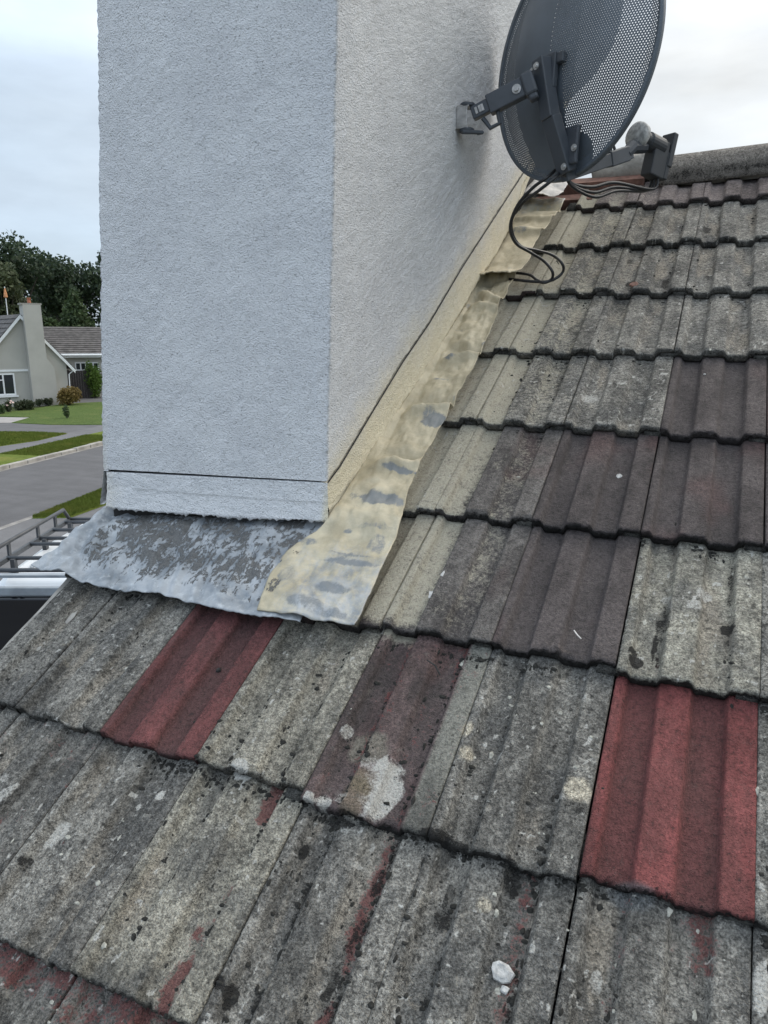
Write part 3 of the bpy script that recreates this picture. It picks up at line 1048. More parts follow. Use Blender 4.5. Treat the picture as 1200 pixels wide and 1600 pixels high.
G = bot[None] * (1 - ts[:, None, None]) + top[None] * ts[:, None, None]
ci = np.arange(G.shape[1])[None, :] * np.ones((NR, 1)); rr_ = np.arange(NR)[:, None] * np.ones((1, G.shape[1]))
disp = (RNG.random(G.shape[:2]) - .5) * .0022 + (fbm(ci * .09, rr_ * .09, 4, 3) - .5) * .0035
amp = np.ones(G.shape[1]); amp[nl_] = 1.3; amp[nl_ + nf_ - 1] = 2.2
disp = disp * amp[None]
G = G + norm[None] * disp[..., None]
# stains: R = yellow spray near the roof, G = grime
Gr = G.reshape(-1, 3) @ A              # roof coordinates
hroof = Gr[:, 2].reshape(G.shape[:2])
isfront = ((ci >= nl_) & (ci < nl_ + nf_)).astype(float); isside = ((ci >= nl_ + nf_)).astype(float)
dz_ = G[..., 2] - bot[None, :, 2]
yel = isside * np.clip(1.0 - dz_ / .10, 0, 1) * .45 + isside * np.clip(1.0 - dz_ / .42, 0, 1) * .16 \
    + isfront * sstep(nl_ + 9, nl_, ci) * np.clip(1.1 - ts[:, None] * 5.5, 0, 1) * .4
gy = isfront * (sstep(.52, .72, fbm(ci * .06, rr_ * .010, 9, 4)) * .17 + sstep(.55, .7, fbm(ci * .03, rr_ * .03, 19, 4)) * .14 + .05)
bm = on_side(722, 205)
along = (G - bm) @ sd
below = bm[2] - G[..., 2]
gy = gy + isside * np.exp(-(along / .05) ** 2) * sstep(-.01, .05, below) * np.clip(1 - below / .40, 0, 1) * .20
gy = gy + isside * sstep(.62, .8, fbm(ci * .02, rr_ * .02, 12, 3)) * .1
stain = np.stack([yel, gy, 0 * yel, 1 + 0 * yel], -1).reshape(-1, 4)
link_mesh('render_coat', G.reshape(-1, 3), grid_faces(NR, G.shape[1], True), M['stucco'], chim, True, attrs=dict(stain=stain))
mb = MB()
cc = [tl, tr, tbr, tbl]
ctr = sum(cc) / 4
mb.prism([ctr + (q - ctr) * 1.10 for q in cc], (0, 0, .08))
mb.build('chimney_cap', M['stucco'], chim)
for i in (.3, .7):
    mb = MB()
    mb.lathe(ctr + sd * (i - .5) * 1.5 + UPZ * .08, UPZ, [(.12, 0), (.13, .03), (.105, .06), (.10, .34), (.12, .36), (.12, .40), (.09, .40), (.08, .1)], 20)
    mb.build('chimney_pot', M['pot'], chim, True)
# masonry core, coloured near black to paint shade into groove and hem gap
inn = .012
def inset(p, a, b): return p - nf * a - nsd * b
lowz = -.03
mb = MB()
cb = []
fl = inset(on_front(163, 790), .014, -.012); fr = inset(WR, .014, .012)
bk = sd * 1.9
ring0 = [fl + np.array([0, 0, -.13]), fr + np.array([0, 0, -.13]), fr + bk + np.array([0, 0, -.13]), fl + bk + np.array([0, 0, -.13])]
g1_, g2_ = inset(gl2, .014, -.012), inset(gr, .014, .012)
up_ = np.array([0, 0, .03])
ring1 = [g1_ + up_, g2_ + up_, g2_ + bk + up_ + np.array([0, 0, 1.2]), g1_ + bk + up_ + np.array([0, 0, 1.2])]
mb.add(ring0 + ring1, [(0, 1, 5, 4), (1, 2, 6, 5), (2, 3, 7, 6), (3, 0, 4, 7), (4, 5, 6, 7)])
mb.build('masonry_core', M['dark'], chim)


def strip(name, top_pts, bot_pts, nrm_, flare, cols, rows, stain_fn, thick=.014, curl=1.6):
    tp, bp = resample(top_pts, cols), resample(bot_pts, cols)
    t = np.linspace(0, 1, rows)[:, None, None]
    g = tp[None] * (1 - t) + bp[None] * t
    c_, r_ = np.meshgrid(np.arange(cols), np.arange(rows))
    d = flare * t[..., 0] ** curl + (RNG.random((rows, cols)) - .5) * .0024 + (fbm(c_ * .1, r_ * .1, 5, 3) - .5) * .004
    g = g + nrm_ * d[..., None]
    # drips along the lower edge
    g[-1] += np.array([0, 0, -1]) * ((RNG.random(cols)[:, None] ** 3) * .006 + (fbm(np.arange(cols) * .25, np.zeros(cols), 3, 3)[:, None] - .5) * .006)
    inn1 = g[-1:] - nrm_ * thick + np.array([0, 0, .003])
    topin = g[:1] - nrm_ * thick
    g = np.concatenate([topin, g, inn1], 0)
    st = stain_fn(c_ / (cols - 1), r_ / (rows - 1))
    st = np.concatenate([st[:1], st, st[-1:]], 0)
    return link_mesh(name, g.reshape(-1, 3), grid_faces(rows + 2, cols), M['stucco'], chim, True, attrs=dict(stain=st.reshape(-1, 4)))


def st_front(c, r):
    y = .35 * sstep(.12, 0, c) + .9 * sstep(.955, 1.0, c) * (.4 + .6 * r) + .1 * r
    g_ = .18 + .5 * np.exp(-((r - .42 - .12 * c) / .035) ** 2) * (c > .12)
    return np.stack([y, g_, 0 * c, 1 + 0 * c], -1)


def st_side(c, r):
    y = .60 + .35 * r + .2 * sstep(.5, 0, c)
    return np.stack([y, .16 + .1 * r, 0 * c, 1 + 0 * c], -1)


dn = np.array([0, 0, -.0035])
FB = [on_front(166, 793, .010), on_front(250, 800, .010), on_front(340, 806, .010), on_front(430, 811, .010), on_front(513, 814, .010)]
strip('hem_front', [gl + dn, gr + dn + (gr - gl) * .004], [q - nf * .010 for q in FB], nf, .012, 110, 24, st_front)
side_bot_px = [(519, 815), (552, 761), (587, 712), (632.6, 629), (665.5, 582), (719, 493), (744, 448), (777, 398), (806, 340), (818, 290)]
SB = [on_side(*q, .008) - nsd * .008 for q in side_bot_px]
dirs = SB[-1] - SB[3]; dirs /= np.linalg.norm(dirs)
SB.append(SB[-1] + dirs * .25)
gdn = -np.cross(nsd, dirb); gdn = gdn if gdn[2] < 0 else -gdn
stp = [gr + dn] + [q + gdn * .010 for q in side_groove[1:]]
strip('hem_side', stp, SB, nsd, .004, 230, 22, st_side)
mb = MB(); mb.tube([q + gdn * .005 + nsd * .001 for q in [gr] + side_groove[1:]], .0015, 6)  # added dark tube standing in for the shade inside the seam
mb.build('seam_shade_line', M['dark'], chim)
# left return of the hem
lp_top = [gl2 + dn - e1 * .004, gl2 + dn + e1 * .004]
lb = on_front(163, 788)
strip('hem_return', [gl2 + sd * .5 + dn + np.array([0, 0, .27]), gl2 + dn], [lb + sd * .5 + np.array([0, 0, .27]), lb - e1 * .004], -nsd, .010, 40, 20, lambda c, r: np.stack([.25 + 0 * c, .1 + 0 * c, 0 * c, 1 + 0 * c], -1))

# ================================================================== LEAD FLASHING
def sheet(name, inner, outer, nu, nv, hfun, stain_fn, label, cat, offset):
    a, b = smooth_path(inner, nu), smooth_path(outer, nu)
    t = np.linspace(0, 1, nv)[:, None, None]
    g = a[None] * (1 - t) + b[None] * t
    c_, r_ = np.meshgrid(np.linspace(0, 1, nu), np.linspace(0, 1, nv))
    U, V = g[..., 0], g[..., 1]
    edge_j = (fbm(c_ * 34, r_ * 0, hash(name) % 91 if False else len(name), 3) - .5)
    dirv = (b - a) / (np.linalg.norm(b - a, axis=1)[:, None] + 1e-9)
    g = g + dirv[None] * (edge_j * .006 * r_ ** 6)[..., None]
    g[..., 2] += hfun(c_, r_, g[..., 0], g[..., 1])
    st = stain_fn(c_, r_, g[..., 0], g[..., 1])
    w = g.reshape(-1, 3) @ A.T
    o = link_mesh(name, w, grid_faces(nv, nu), M['lead'], None, True, offset=offset, attrs=dict(stain=st.reshape(-1, 4)))
    md = o.modifiers.new('s', 'SOLIDIFY'); md.thickness = .0022; md.offset = -1
    return tag(o, label, cat)


def pts(lst, h):
    return [on_roof(x, y, h) for x, y in lst]


def spots(lst, U, V):
    out = np.zeros_like(U)
    for (x, y, rx, ry, a) in lst:
        q = on_roof(x, y, .008)
        r_ = np.sqrt(((U - q[0]) / rx) ** 2 + ((V - q[1]) / ry) ** 2) + (fbm(U * 45, V * 45, 6, 3) - .5) * .8
        out = np.maximum(out, (1 - sstep(.55, 1.2, r_)) * a)
    return out


# front apron
ap_in = pts([(168, 792), (250, 801), (340, 807), (430, 812), (516, 818)], .002)
for q in ap_in: q[1] += .055; q[2] = -.008
ap_out = pts([(52, 889), (80, 899), (103, 899), (130, 912), (170, 921), (230, 928), (290, 940), (340, 953), (400, 965), (470, 973)], .006)
ap_out = [np.array([q[0], q[1], q[2]]) for q in ap_out]


def ridged(x, y, seed, oct=3):
    t, a_, n_ = 0, .5, 0
    for i in range(oct):
        t = t + a_ * (1 - np.abs(2 * vnoise(x * 2 ** i, y * 2 ** i, seed + 13 * i) - 1)); n_ += a_; a_ *= .5
    return t / n_


def ap_h(c, r, U, V):
    wob_ = fbm(U * 7, V * 7, 4, 3)
    h = (ridged(U * 13 + V * 5 + wob_, V * 8 - U * 3, 12) - .55) * .028 * sstep(.10, .45, r) * np.sin(np.pi * np.clip(r, .2, 1)) ** .6
    h = h + (ridged(U * 40 + V * 10, V * 24, 14) - .55) * .009 * sstep(.06, .35, r)
    h = h + (fbm(U * 110, V * 60, 15, 3) - .5) * .003
    h = h + .003 * np.sin(U * 46 + 5 * wob_) * sstep(.5, 1, r)
    h = h + .012 * np.exp(-((c - .12) / .05) ** 2) * sstep(.75, 1, r) + .010 * sstep(.06, 0, c) * sstep(.7, 1, r)
    h = h + .008 * np.sin(c * 60) * sstep(.3, 0, c) * np.sin(np.pi * r)
    return h + .003


def ap_st(c, r, U, V):
    crust = (1 - sstep(.30, .66, np.abs(r - .40))) * sstep(.05, .25, c) * .53
    crust = crust + .55 * (fbm(U * 22 + V * 12, V * 9, 55, 4) - .5) * 2 * sstep(.05, .2, c)
    crust = crust * (1 - .6 * sstep(.62, .95, r)) * (1 - .7 * sstep(.80, .95, c))
    crust = crust * (1 - sstep(.14, .02, c) * .8)
    cream = .45 * sstep(.86, 1, c) * sstep(.3, 0, r) + .22 * sstep(.12, 0, c) + .28 * sstep(.2, .0, r) * (c < .5)
    bare = .55 * sstep(.22, .05, r) * sstep(.35, .5, c)
    return np.stack([cream, np.clip(crust, 0, 1), bare, 1 + 0 * c], -1)


sheet('lead_apron', ap_in, ap_out, 190, 110, ap_h, ap_st, 'wrinkled grey lead apron with dark dirt crust below the chimney front', 'flashing', rw(.1, .65, .01))

# side flashing, from the corner up along the chimney wall
si_in_px = [(404, 958), (425, 905), (452, 866), (498, 832), (528, 814), (557, 768), (587, 715), (632, 634), (665, 588), (719, 498), (742, 455)]
si_out_px = [(556, 984), (577, 942), (600, 890), (612, 862), (628, 818), (636, 780), (655, 735), (688, 670), (704, 640), (748, 560), (795, 452)]
si_in_px.append((772, 398)); si_out_px.append((818, 408))
si_in = [on_roof(x, y,   .008 if i < 4 else .012) for i, (x, y) in enumerate(si_in_px)]
si_out = pts(si_out_px, .010)
for i in range(4, len(si_in)):
    si_in[i] = si_in[i] + np.array([-.016, .0, 0.004])


def si_h(c, r, U, V):
    h = -.014 * sstep(.04, .20, r) * (1 - r) ** .5 * sstep(.28, .40, c)               # upstand against the wall
    h = h + (ridged(U * 9 + fbm(V * 6, U * 6, 2), V * 7, 31) - .55) * .024 * np.sin(np.pi * np.clip(r, 0.05, .93))
    h = h + (ridged(U * 24, V * 17 + U * 8, 35) - .55) * .010
    h = h + (fbm(U * 34, V * 30, 33, 3) - .5) * .007
    for (cx, a, w) in ((.30, .016, .010), (.325, -.010, .012), (.44, .016, .008), (.47, -.012, .012), (.60, .014, .009), (.63, -.010, .012), (.78, .012, .009), (.83, .014, .012), (.90, -.010, .010)):
        h = h + 1.25 * a * np.exp(-((c + .05 * (r - .5) * np.sin(cx * 40) - cx) / w) ** 2) * sstep(.12, .5, r)
    h = h + .010 * np.exp(-((c - .19) / .03) ** 2) * sstep(.2, .6, r) + .012 * sstep(.06, 0, c) * (1 - r) * 0
    h = h + .005 * (fbm(V * 20, U * 0, 3, 3) - .5) * r
    return h + .004 + .006 * sstep(.16, 0, c)


def si_st(c, r, U, V):
    cream = .94 - .42 * sstep(.20, .06, c) * sstep(-.1, .5, r) - .10 * sstep(.26, .1, c) + .3 * (fbm(U * 16, V * 12, 22, 4) - .5)
    cream = cream - .28 * np.clip(1 - r / .14, 0, 1) * sstep(.28, .4, c)
    bare = spots([(598, 788, .060, .024, 1.0), (625, 742, .055, .009, .9), (680, 660, .035, .030, .95), (672, 655, .02, .03, .7), (545, 835, .012, .008, .8), (560, 800, .014, .006, .5),
                  (703, 565, .018, .014, .8), (655, 745, .02, .008, .7), (760, 540, .012, .02, .6), (520, 925, .045, .018, .85), (480, 950, .05, .018, .7), (450, 905, .02, .03, .5), (550, 885, .06, .010, .9), (515, 965, .05, .012, .7), (590, 855, .022, .028, .6),
                  (480, 850, .03, .012, .6), (735, 480, .02, .02, .5), (690, 595, .025, .006, .6), (720, 520, .02, .006, .5), (545, 872, .05, .006, .7), (585, 830, .06, .008, .5), (705, 625, .02, .012, .4)], U, V)
    crust = spots([(430, 920, .014, .02, .5), (470, 868, .02, .01, .45)], U, V)
    return np.stack([np.clip(cream, 0, 1), crust, bare, 1 + 0 * c], -1)


sheet('lead_flashing', si_in, si_out, 260, 70, si_h, si_st, 'long cream-splashed lead flashing along the right foot of the chimney', 'flashing', rw(.48, 1.3, .01))
# loose upper flashing sheet with a torn lower edge
up_in = pts([(745, 441), (765, 405), (785, 365), (800, 330), (806, 310)], .026)
up_out = pts([(808, 440), (828, 412), (838, 385), (866, 348), (884, 318)], .012)
for q in up_in: q[0] -= .012


def up_h(c, r, U, V):
    h = -.014 * sstep(0, .2, r) * (1 - r) + (fbm(U * 13, V * 9, 51, 4) - .5) * .03 * np.sin(np.pi * np.clip(r, .1, .95))
    h = h + .018 * sstep(.10, 0, c) * (.5 + .8 * fbm(r * 7, c * 0, 2, 3))
    for (cx, a, w) in ((.52, .014, .03), (.70, .014, .03), (.86, -.012, .03)):
        h = h + a * np.exp(-((c - cx) / w) ** 2) * sstep(.05, .5, r)
    return h + .016


def up_st(c, r, U, V):
    cream = .88 + .4 * (fbm(U * 14, V * 12, 62, 4) - .5) - .4 * sstep(.75, 1, c)
    bare = spots([(815, 375, .03, .02, .6), (800, 430, .02, .012, .5), (820, 340, .04, .02, .45)], U, V)
    return np.stack([np.clip(cream, 0, 1), 0 * c, bare, 1 + 0 * c], -1)


sheet('lead_flashing', up_in, up_out, 90, 46, up_h, up_st, 'short loose cream flashing sheet with lifted torn edge under the dish cables', 'flashing', rw(.47, 2.1, .01))
# pale torn scrap at the top
sc_in = pts([(818, 318), (832, 300), (850, 292), (868, 290)], .03)
sc_out = pts([(845, 320), (868, 321), (880, 312), (893, 292)], .03)


def sc_h(c, r, U, V):
    return (fbm(U * 18, V * 14, 71, 4) - .5) * .03 + .03


o = sheet('lead_scrap', sc_in, sc_out, 46, 30, sc_h, lambda c, r, U, V: np.stack([.25 + .3 * r, 0 * c, 0 * c, 1 + 0 * c], -1), 'crumpled pale torn scrap lying at the top of the chimney flashing', 'scrap', rw(.5, 2.6, .03))
o.data.materials[0] = M['scrap']
# timber fillet and mortar at the top, below the ridge (parts of the roof)
mb = MB()
q0, q1 = on_roof(880, 296, -.02), on_roof(985, 285, -.02)
def rbox(mb, u0, u1, s0, s1, n0, n1):
    mb.box(((u0 + u1) / 2, (s0 + s1) / 2, (n0 + n1) / 2), np.eye(3), ((u1 - u0) / 2, (s1 - s0) / 2, (n1 - n0) / 2))
    return mb
o = rbox(MB(), .42, .80, 2.655, 2.70, -.045, .012); link_mesh('batten', o.v, o.f, M['batten'], roof, local=True)
o = rbox(MB(), .40, .64, 2.575, 2.625, -.05, -.015); link_mesh('batten', o.v, o.f, M['batten'], roof, local=True)
mb = MB()
mb.tube([(.62, 2.72, -.005), (.70, 2.735, .012), (.79, 2.742, .02), (.84, 2.745, .03)], [.03, .045, .05, .055], 9)
o = link_mesh('mortar_bed', mb.v, mb.f, M['mortar'], roof, True, local=True)

# ================================================================== SATELLITE DISH
DC = np.array([0.68, 1.52451784, 1.49362086])
DB = np.array([0.54080101, 0.84008629, -0.04230001]); DR = np.array([0.84083888, -0.54128549, 0.0]); DU = np.cross(DR, DB)
DH, DW = .583, .5363
dish = thing('satellite_dish', on_side(712, 185), 'dark grey perforated satellite dish bracketed to the chimney side', 'satellite dish')


def dpt(r, u, b): return DC + DR * r + DU * u + DB * b


def bowl(r, u):
    rho = np.sqrt((r / (DW / 2)) ** 2 + (u / (DH / 2)) ** 2)
    t = np.clip(rho / .90, 0, 1)
    return -.072 * (1 - t ** 2), rho


PIT = .0060
vs, fs = [], []
nrow = int(DH / (PIT * .866)) + 2
for iy in range(-nrow // 2, nrow // 2 + 1):
    for ix in range(-int(DW / PIT / 2) - 2, int(DW / PIT / 2) + 3):
        r0 = (ix + .5 * (iy % 2)) * PIT; u0 = iy * PIT * .866
        b0, rho = bowl(r0, u0)
        if rho > .985: continue
        band = (r0 > -.160 + .10 * (u0 / .29) ** 2 * (u0 < 0)) and (r0 < -.002 + .03 * (u0 < -.05)) and rho < .93
        plate = (abs(r0 - .01) < .032 and -.02 > u0 > -.28) or ((r0 - .055) ** 2 + (u0 + .235) ** 2 < .05 ** 2) or ((r0 - .0) ** 2 + (u0 + .04) ** 2 < .04 ** 2)
        solid = band or plate
        blob = (r0 / .18) ** 2 + ((u0 - .04) / .17) ** 2 < 1 and r0 > 0
        hr = .50 if not blob else .30
        base = len(vs)
        for ring in ((1.0, 0), (hr, 0), (hr, 1), (1.0, 1)):
            for a in range(6):
                an = math.pi / 6 + a * math.pi / 3
                rr = PIT / math.sqrt(3) * ring[0]
                x_, y_ = r0 + rr * math.cos(an), u0 + rr * math.sin(an)
                bb, _ = bowl(x_, y_)
                vs.append(dpt(x_, y_, bb + (.0012 if ring[1] else 0)))
        for a in range(6):
            a2 = (a + 1) % 6
            if solid:
                continue
            fs.append((base + a, base + 6 + a, base + 6 + a2, base + a2))
            fs.append((base + 6 + a, base + 12 + a, base + 12 + a2, base + 6 + a2))
            fs.append((base + 18 + a2, base + 12 + a2, base + 12 + a, base + 18 + a))
        if solid:
            fs.append(tuple(base + a for a in range(6))[::-1])
            fs.append(tuple(base + 18 + a for a in range(6)))
reflector = link_mesh('reflector', vs, fs, M['dish'], dish)
mb = MB()
n_ = 120
rim_o = []
ring_pts = []
for i in range(n_ + 1):
    a = 2 * math.pi * i / n_
    ring_pts.append(dpt(DW / 2 * math.cos(a), DH / 2 * math.sin(a), -.002))
for i in range(n_):
    for (sc_, b_) in ((.965, -.0015), (1.0, -.003), (1.0, .012), (.985, .012)):
        a = 2 * math.pi * i / n_
        mb.v.append(dpt(DW / 2 * sc_ * math.cos(a), DH / 2 * sc_ * math.sin(a), b_))
for i in range(n_):
    i2 = (i + 1) % n_
    for k in range(3):
        mb.f.append((i * 4 + k, i * 4 + k + 1, i2 * 4 + k + 1, i2 * 4 + k))
rim = mb.build('rim', M['dish'], dish, True)
md = rim.modifiers.new('s', 'SOLIDIFY'); md.thickness = .0015
# back spine: pressed channel down the back
mb = MB()
for (r0, u0, b0, r1, u1, b1, w, d) in ((.004, -.028, -.104, .030, -.165, -.082, .018, .018), (.030, -.160, -.082, .052, -.285, -.030, .021, .015)):
    p0, p1 = dpt(r0, u0, b0), dpt(r1, u1, b1)
    ax2 = (p1 - p0); ln = np.linalg.norm(ax2); ax2 /= ln
    ax0 = DR - (DR @ ax2) * ax2; ax0 /= np.linalg.norm(ax0)
    mb.box((p0 + p1) / 2, (ax0, np.cross(ax2, ax0), ax2), (w, d, ln / 2))
spine = mb.build('back_spine', M['arm'], dish, bevel=.003)
mb = MB()
mb.box(dpt(.0, -.055, -.082), (DR, DU, DB), (.036, .040, .008))
mb.box(dpt(.040, -.030, -.078), (DR, DU, DB), (.016, .012, .007))
mb.build('back_plate', M['arm'], dish, bevel=.003)
mb = MB()
mb.box(dpt(.058, -.225, -.040), (DR, DU, DB), (.032, .045, .006))
mb.build('lower_plate', M['arm'], dish, bevel=.004)
for (r0, u0, b0) in ((-.030, -.045, -.098), (.014, -.052, -.128), (.06, -.275, -.052), (.085, -.235, -.048)):
    mb = MB(); mb.lathe(dpt(r0, u0, b0), -DB, [(.0085, 0), (.0085, .002), (.005, .002), (.005, .006)], 12)
    mb.build('bolt', M['bolt'], dish)
# arm from wall to bracket
w0 = on_side(716, 186, .0)
k0 = w0 + nsd * .018
arm_end = dpt(.012, -.085, -.125)
aX = arm_end - k0; al = np.linalg.norm(aX); aX /= al
sideax = np.cross(aX, UPZ); sideax /= np.linalg.norm(sideax); upax = np.cross(sideax, aX)
mb = MB()
pa, pb = k0 + aX * .02, k0 + aX * (al - .03)
for (t0, t1, ha, hb) in ((0, .34, .012, .016), (.32, 1, .015, .023)):
    q0, q1 = pa + (pb - pa) * t0, pa + (pb - pa) * t1
    mb.box((q0 + q1) / 2, (sideax, upax, aX), (ha, hb, np.linalg.norm(q1 - q0) / 2))
arm_o = mb.build('mount_arm', M['arm'], dish, bevel=.003)
mb = MB()
q = pa + (pb - pa) * .88
mb.lathe(q + sideax * .0152, sideax, [(.011, 0), (.011, .002), (.006, .002), (.006, .007)], 14)
mb.build('bolt', M['galv'], dish)
mb = MB()
q = pb
mb.box(q + aX * .014, (sideax, upax, aX), (.019, .027, .016))
mb.box(q + aX * .015 - upax * .022, (sideax, upax, aX), (.015, .018, .012))
mb.build('knuckle', M['arm'], dish, bevel=.006)
mb = MB()
q = pa + (pb - pa) * .16
mb.tube([q - upax * .02 - sideax * .0, q - upax * .05 + aX * .01, q - upax * .05 + aX * .035, q - upax * .018 + aX * .04], .006, 8)
mb.build('clamp_loop', M['arm'], dish)
for t in (.10, .17, .22):
    q = pa + (pb - pa) * t + sideax * .0122 * 1
    mb = MB(); mb.box(q, (aX, upax, sideax), (.003, .008, .002)); mb.build('slot', M['galv'], dish)
# wall plate
hs = sd
Q = .68
mb = MB()
mb.box(w0 + nsd * .003, (hs, UPZ, nsd), (.025 * Q, .037 * Q, .003))
for z_ in (-1, 1):
    mb.box(w0 + nsd * .017 + UPZ * z_ * .036 * Q, (hs, nsd, UPZ), (.025 * Q, .016, .0025))
mb.box(w0 + nsd * .016 - hs * .024 * Q, (nsd, UPZ, hs), (.014, .034 * Q, .0018))
wp = mb.build('wall_plate', M['galv'], dish, bevel=.0015)
for z_ in (-1, 1):
    mb = MB()
    c0 = w0 + nsd * .024 + UPZ * z_ * .043 * Q
    mb.lathe(c0 - UPZ * .005, UPZ, [(.017, 0), (.019, .002), (.019, .008), (.016, .010)], 20)
    mb.build('pivot_clamp', M['arm'], dish, bevel=.001)
for (a_, z_) in ((-.012, .010), (.008, -.010)):
    mb = MB(); mb.lathe(w0 + nsd * .006 + hs * a_ * Q + UPZ * z_, nsd, [(.005, 0), (.005, .004), (.003, .005)], 8); mb.build('bolt', M['plastic'], dish)
mb = MB(); mb.tube([w0 + nsd * .02 - UPZ * .036 + hs * -.018, w0 + nsd * .05 - UPZ * .038 + hs * -.012, w0 + nsd * .065 - UPZ * .037, w0 + nsd * .05 - UPZ * .035 + hs * .012], .005, 8)
mb.build('clamp_handle', M['arm'], dish)
# feed arm and LNB
fa0, fa1 = dpt(.045, -.290, -.035), dpt(.030, -.190, .225)
fd = fa1 - fa0; fl_ = np.linalg.norm(fd); fd /= fl_
fs_ = np.cross(fd, UPZ); fs_ /= np.linalg.norm(fs_); fu = np.cross(fs_, fd)
mb = MB(); mb.box((fa0 + fa1) / 2, (fs_, fu, fd), (.011, .016, fl_ / 2)); mb.build('feed_arm', M['arm'], dish, bevel=.002)
mb = MB(); mb.box(fa0 + fd * fl_ * .80, (fs_, fu, fd), (.013, .019, .04)); mb.build('feed_sleeve', M['arm'], dish, bevel=.003)
mb = MB()
for t in (.66, .74):
    q = fa0 + fd * fl_ * t + fu * .02
    mb.tube([q - fd * .008, q + fu * .010 - fd * .006, q + fu * .012 + fd * .004, q + fd * .008], .004, 6)
mb.build('cable_clip', M['arm'], dish)
lnb = dpt(.020, -.140, .262)                      # feed horn face
aim = -DB + DU * .16 - DR * .05; aim = aim / np.linalg.norm(aim)
mb = MB(); mb.lathe(lnb, aim, [(.002, .019), (.026, .018), (.034, .012), (.036, .004), (.034, -.010), (.024, -.013)], 24)
mb.build('feed_cap', M['lens'], dish, True)
mb = MB(); mb.lathe(lnb, aim, [(.020, -.012), (.024, -.016), (.024, -.022), (.020, -.024), (.020, -.036), (.025, -.040), (.025, -.095), (.019, -.10)], 20)
mb.build('feed_horn', M['plastic'], dish, bevel=.001)
sd2 = np.cross(aim, UPZ); sd2 /= np.linalg.norm(sd2); up2 = np.cross(sd2, aim)
mb = MB()
mb.box(lnb - aim * .085 - up2 * .034, (sd2, up2, aim), (.019, .050, .028))
mb.build('converter_body', M['plastic'], dish, bevel=.004)
mb = MB(); mb.box(lnb - aim * .124 + up2 * .0, (sd2, up2, aim), (.022, .046, .009)); mb.box(lnb - aim * .120 - up2 * .045, (sd2, up2, aim), (.019, .036, .008))
mb.build('rear_cover', M['plastic'], dish, bevel=.003)
mb = MB()
mb.tube([fa1 - fd * .02, fa1 + fd * .01 + fu * .012, lnb - aim * .03 - up2 * .02], [.015, .018, .016], 10); mb.build('horn_clamp', M['arm'], dish)


# ---- cables (hanging from the dish; a thing of their own that moves with nothing else)
def cable(px, name, label, r=.0042, n=70, root=None):
    P = []
    for (x, y, h) in px:
        P.append(A @ on_roof(x, y, h))
    P = smooth_path(P, n)
    mb = MB(); mb.tube(P, r, 8)
    return mb


hb = float((A.T @ dpt(.05, -.29, -.04))[2])       # height of the dish foot above the roof
cbl = thing('dish_cable', on_plane(862, 440, NRM, .01), 'pair of black coax cables looping from dish foot onto the tiles', 'cable')
c1 = cable([(872, 262, hb), (855, 277, hb), (832, 294, hb * .93), (808, 322, hb * .8), (797, 355, hb * .62), (806, 380, hb * .46), (828, 394, hb * .34), (850, 408, hb * .2), (863, 424, .04), (862, 436, .014),
            (850, 442, .010), (838, 437, .012), (829, 430, .016), (812, 427, .012), (796, 426, .008)], '', '')
c1.build('cable', M['cable'], cbl, True)
c2 = cable([(882, 262, hb), (868, 277, hb), (843, 297, hb * .93), (816, 318, hb * .8), (800, 342, hb * .66), (801, 366, hb * .52), (814, 385, hb * .40), (838, 391, hb * .30), (862, 398, hb * .18), (878, 411, .05), (880, 424, .022),
            (870, 434, .012), (855, 440, .010), (835, 440, .010), (812, 438, .010), (796, 436, .006)], '', '')
c2.build('cable', M['cable'], cbl, True)
lc = thing('feed_cable', dpt(.03, -.25, .1), 'black coax cables sagging under the feed arm from converter to dish', 'cable')
for off in (0, .012, .022):
    P = [lnb - aim * .10 - up2 * .075 + sd2 * (off - .01), lnb - aim * .09 - up2 * .115 + sd2 * (off - .01), dpt(.035 + off * .4, -.275 - off, .17), dpt(.04 + off * .5, -.30 - off * 1.2, .08), dpt(.045, -.305 - off * .3, .0), dpt(.045 + off * .3, -.285, -.04)]
    mb = MB(); mb.tube(smooth_path(P, 40), .0042, 8)
    mb.build('cable', M['cable'], lc, True)

# ================================================================== LOOSE BITS ON THE TILES
def pebble(x, y, size, label, seed, flat=.5, name='stone_chip', cat='stone', mat=None, group=None):
    rg = np.random.default_rng(seed)
    q = on_roof(x, y, -.012)
    nh = 8
    an = np.sort(rg.random(nh) * .55 + np.arange(nh) * .785)
    rad = .72 + .45 * rg.random(nh)
    ring = np.stack([np.cos(an) * rad * size[0], np.sin(an) * rad * size[1]], 1)
    V = []
    for k_, z_ in ((.86, 0.0), (1.0, .35), (.94, .75), (.62, 1.0)):
        jt = 1 + .10 * (rg.random(nh) - .5)
        for p_, t_ in zip(ring, jt):
            V.append((p_[0] * k_ * t_, p_[1] * k_ * t_, size[2] * (z_ + (.30 * (rg.random() - .5) if z_ > .5 else 0) + .25 * z_ * p_[0] / size[0])))
    V = np.array(V)
    F_ = grid_faces(4, nh, True).tolist() + [list(range(3 * nh, 4 * nh))]
    u_ = (q[0] / TW) % 1; s_ = q[1] % TG
    nn = float(profile(np.array([u_]))[0]) - PH - TT * s_ / TG
    base = rw(q[0], q[1], nn)
    w = V @ A.T + base
    o = link_mesh(name, w, F_, mat or M['stone'], None, False, offset=base)
    return tag(o, label, cat, group)


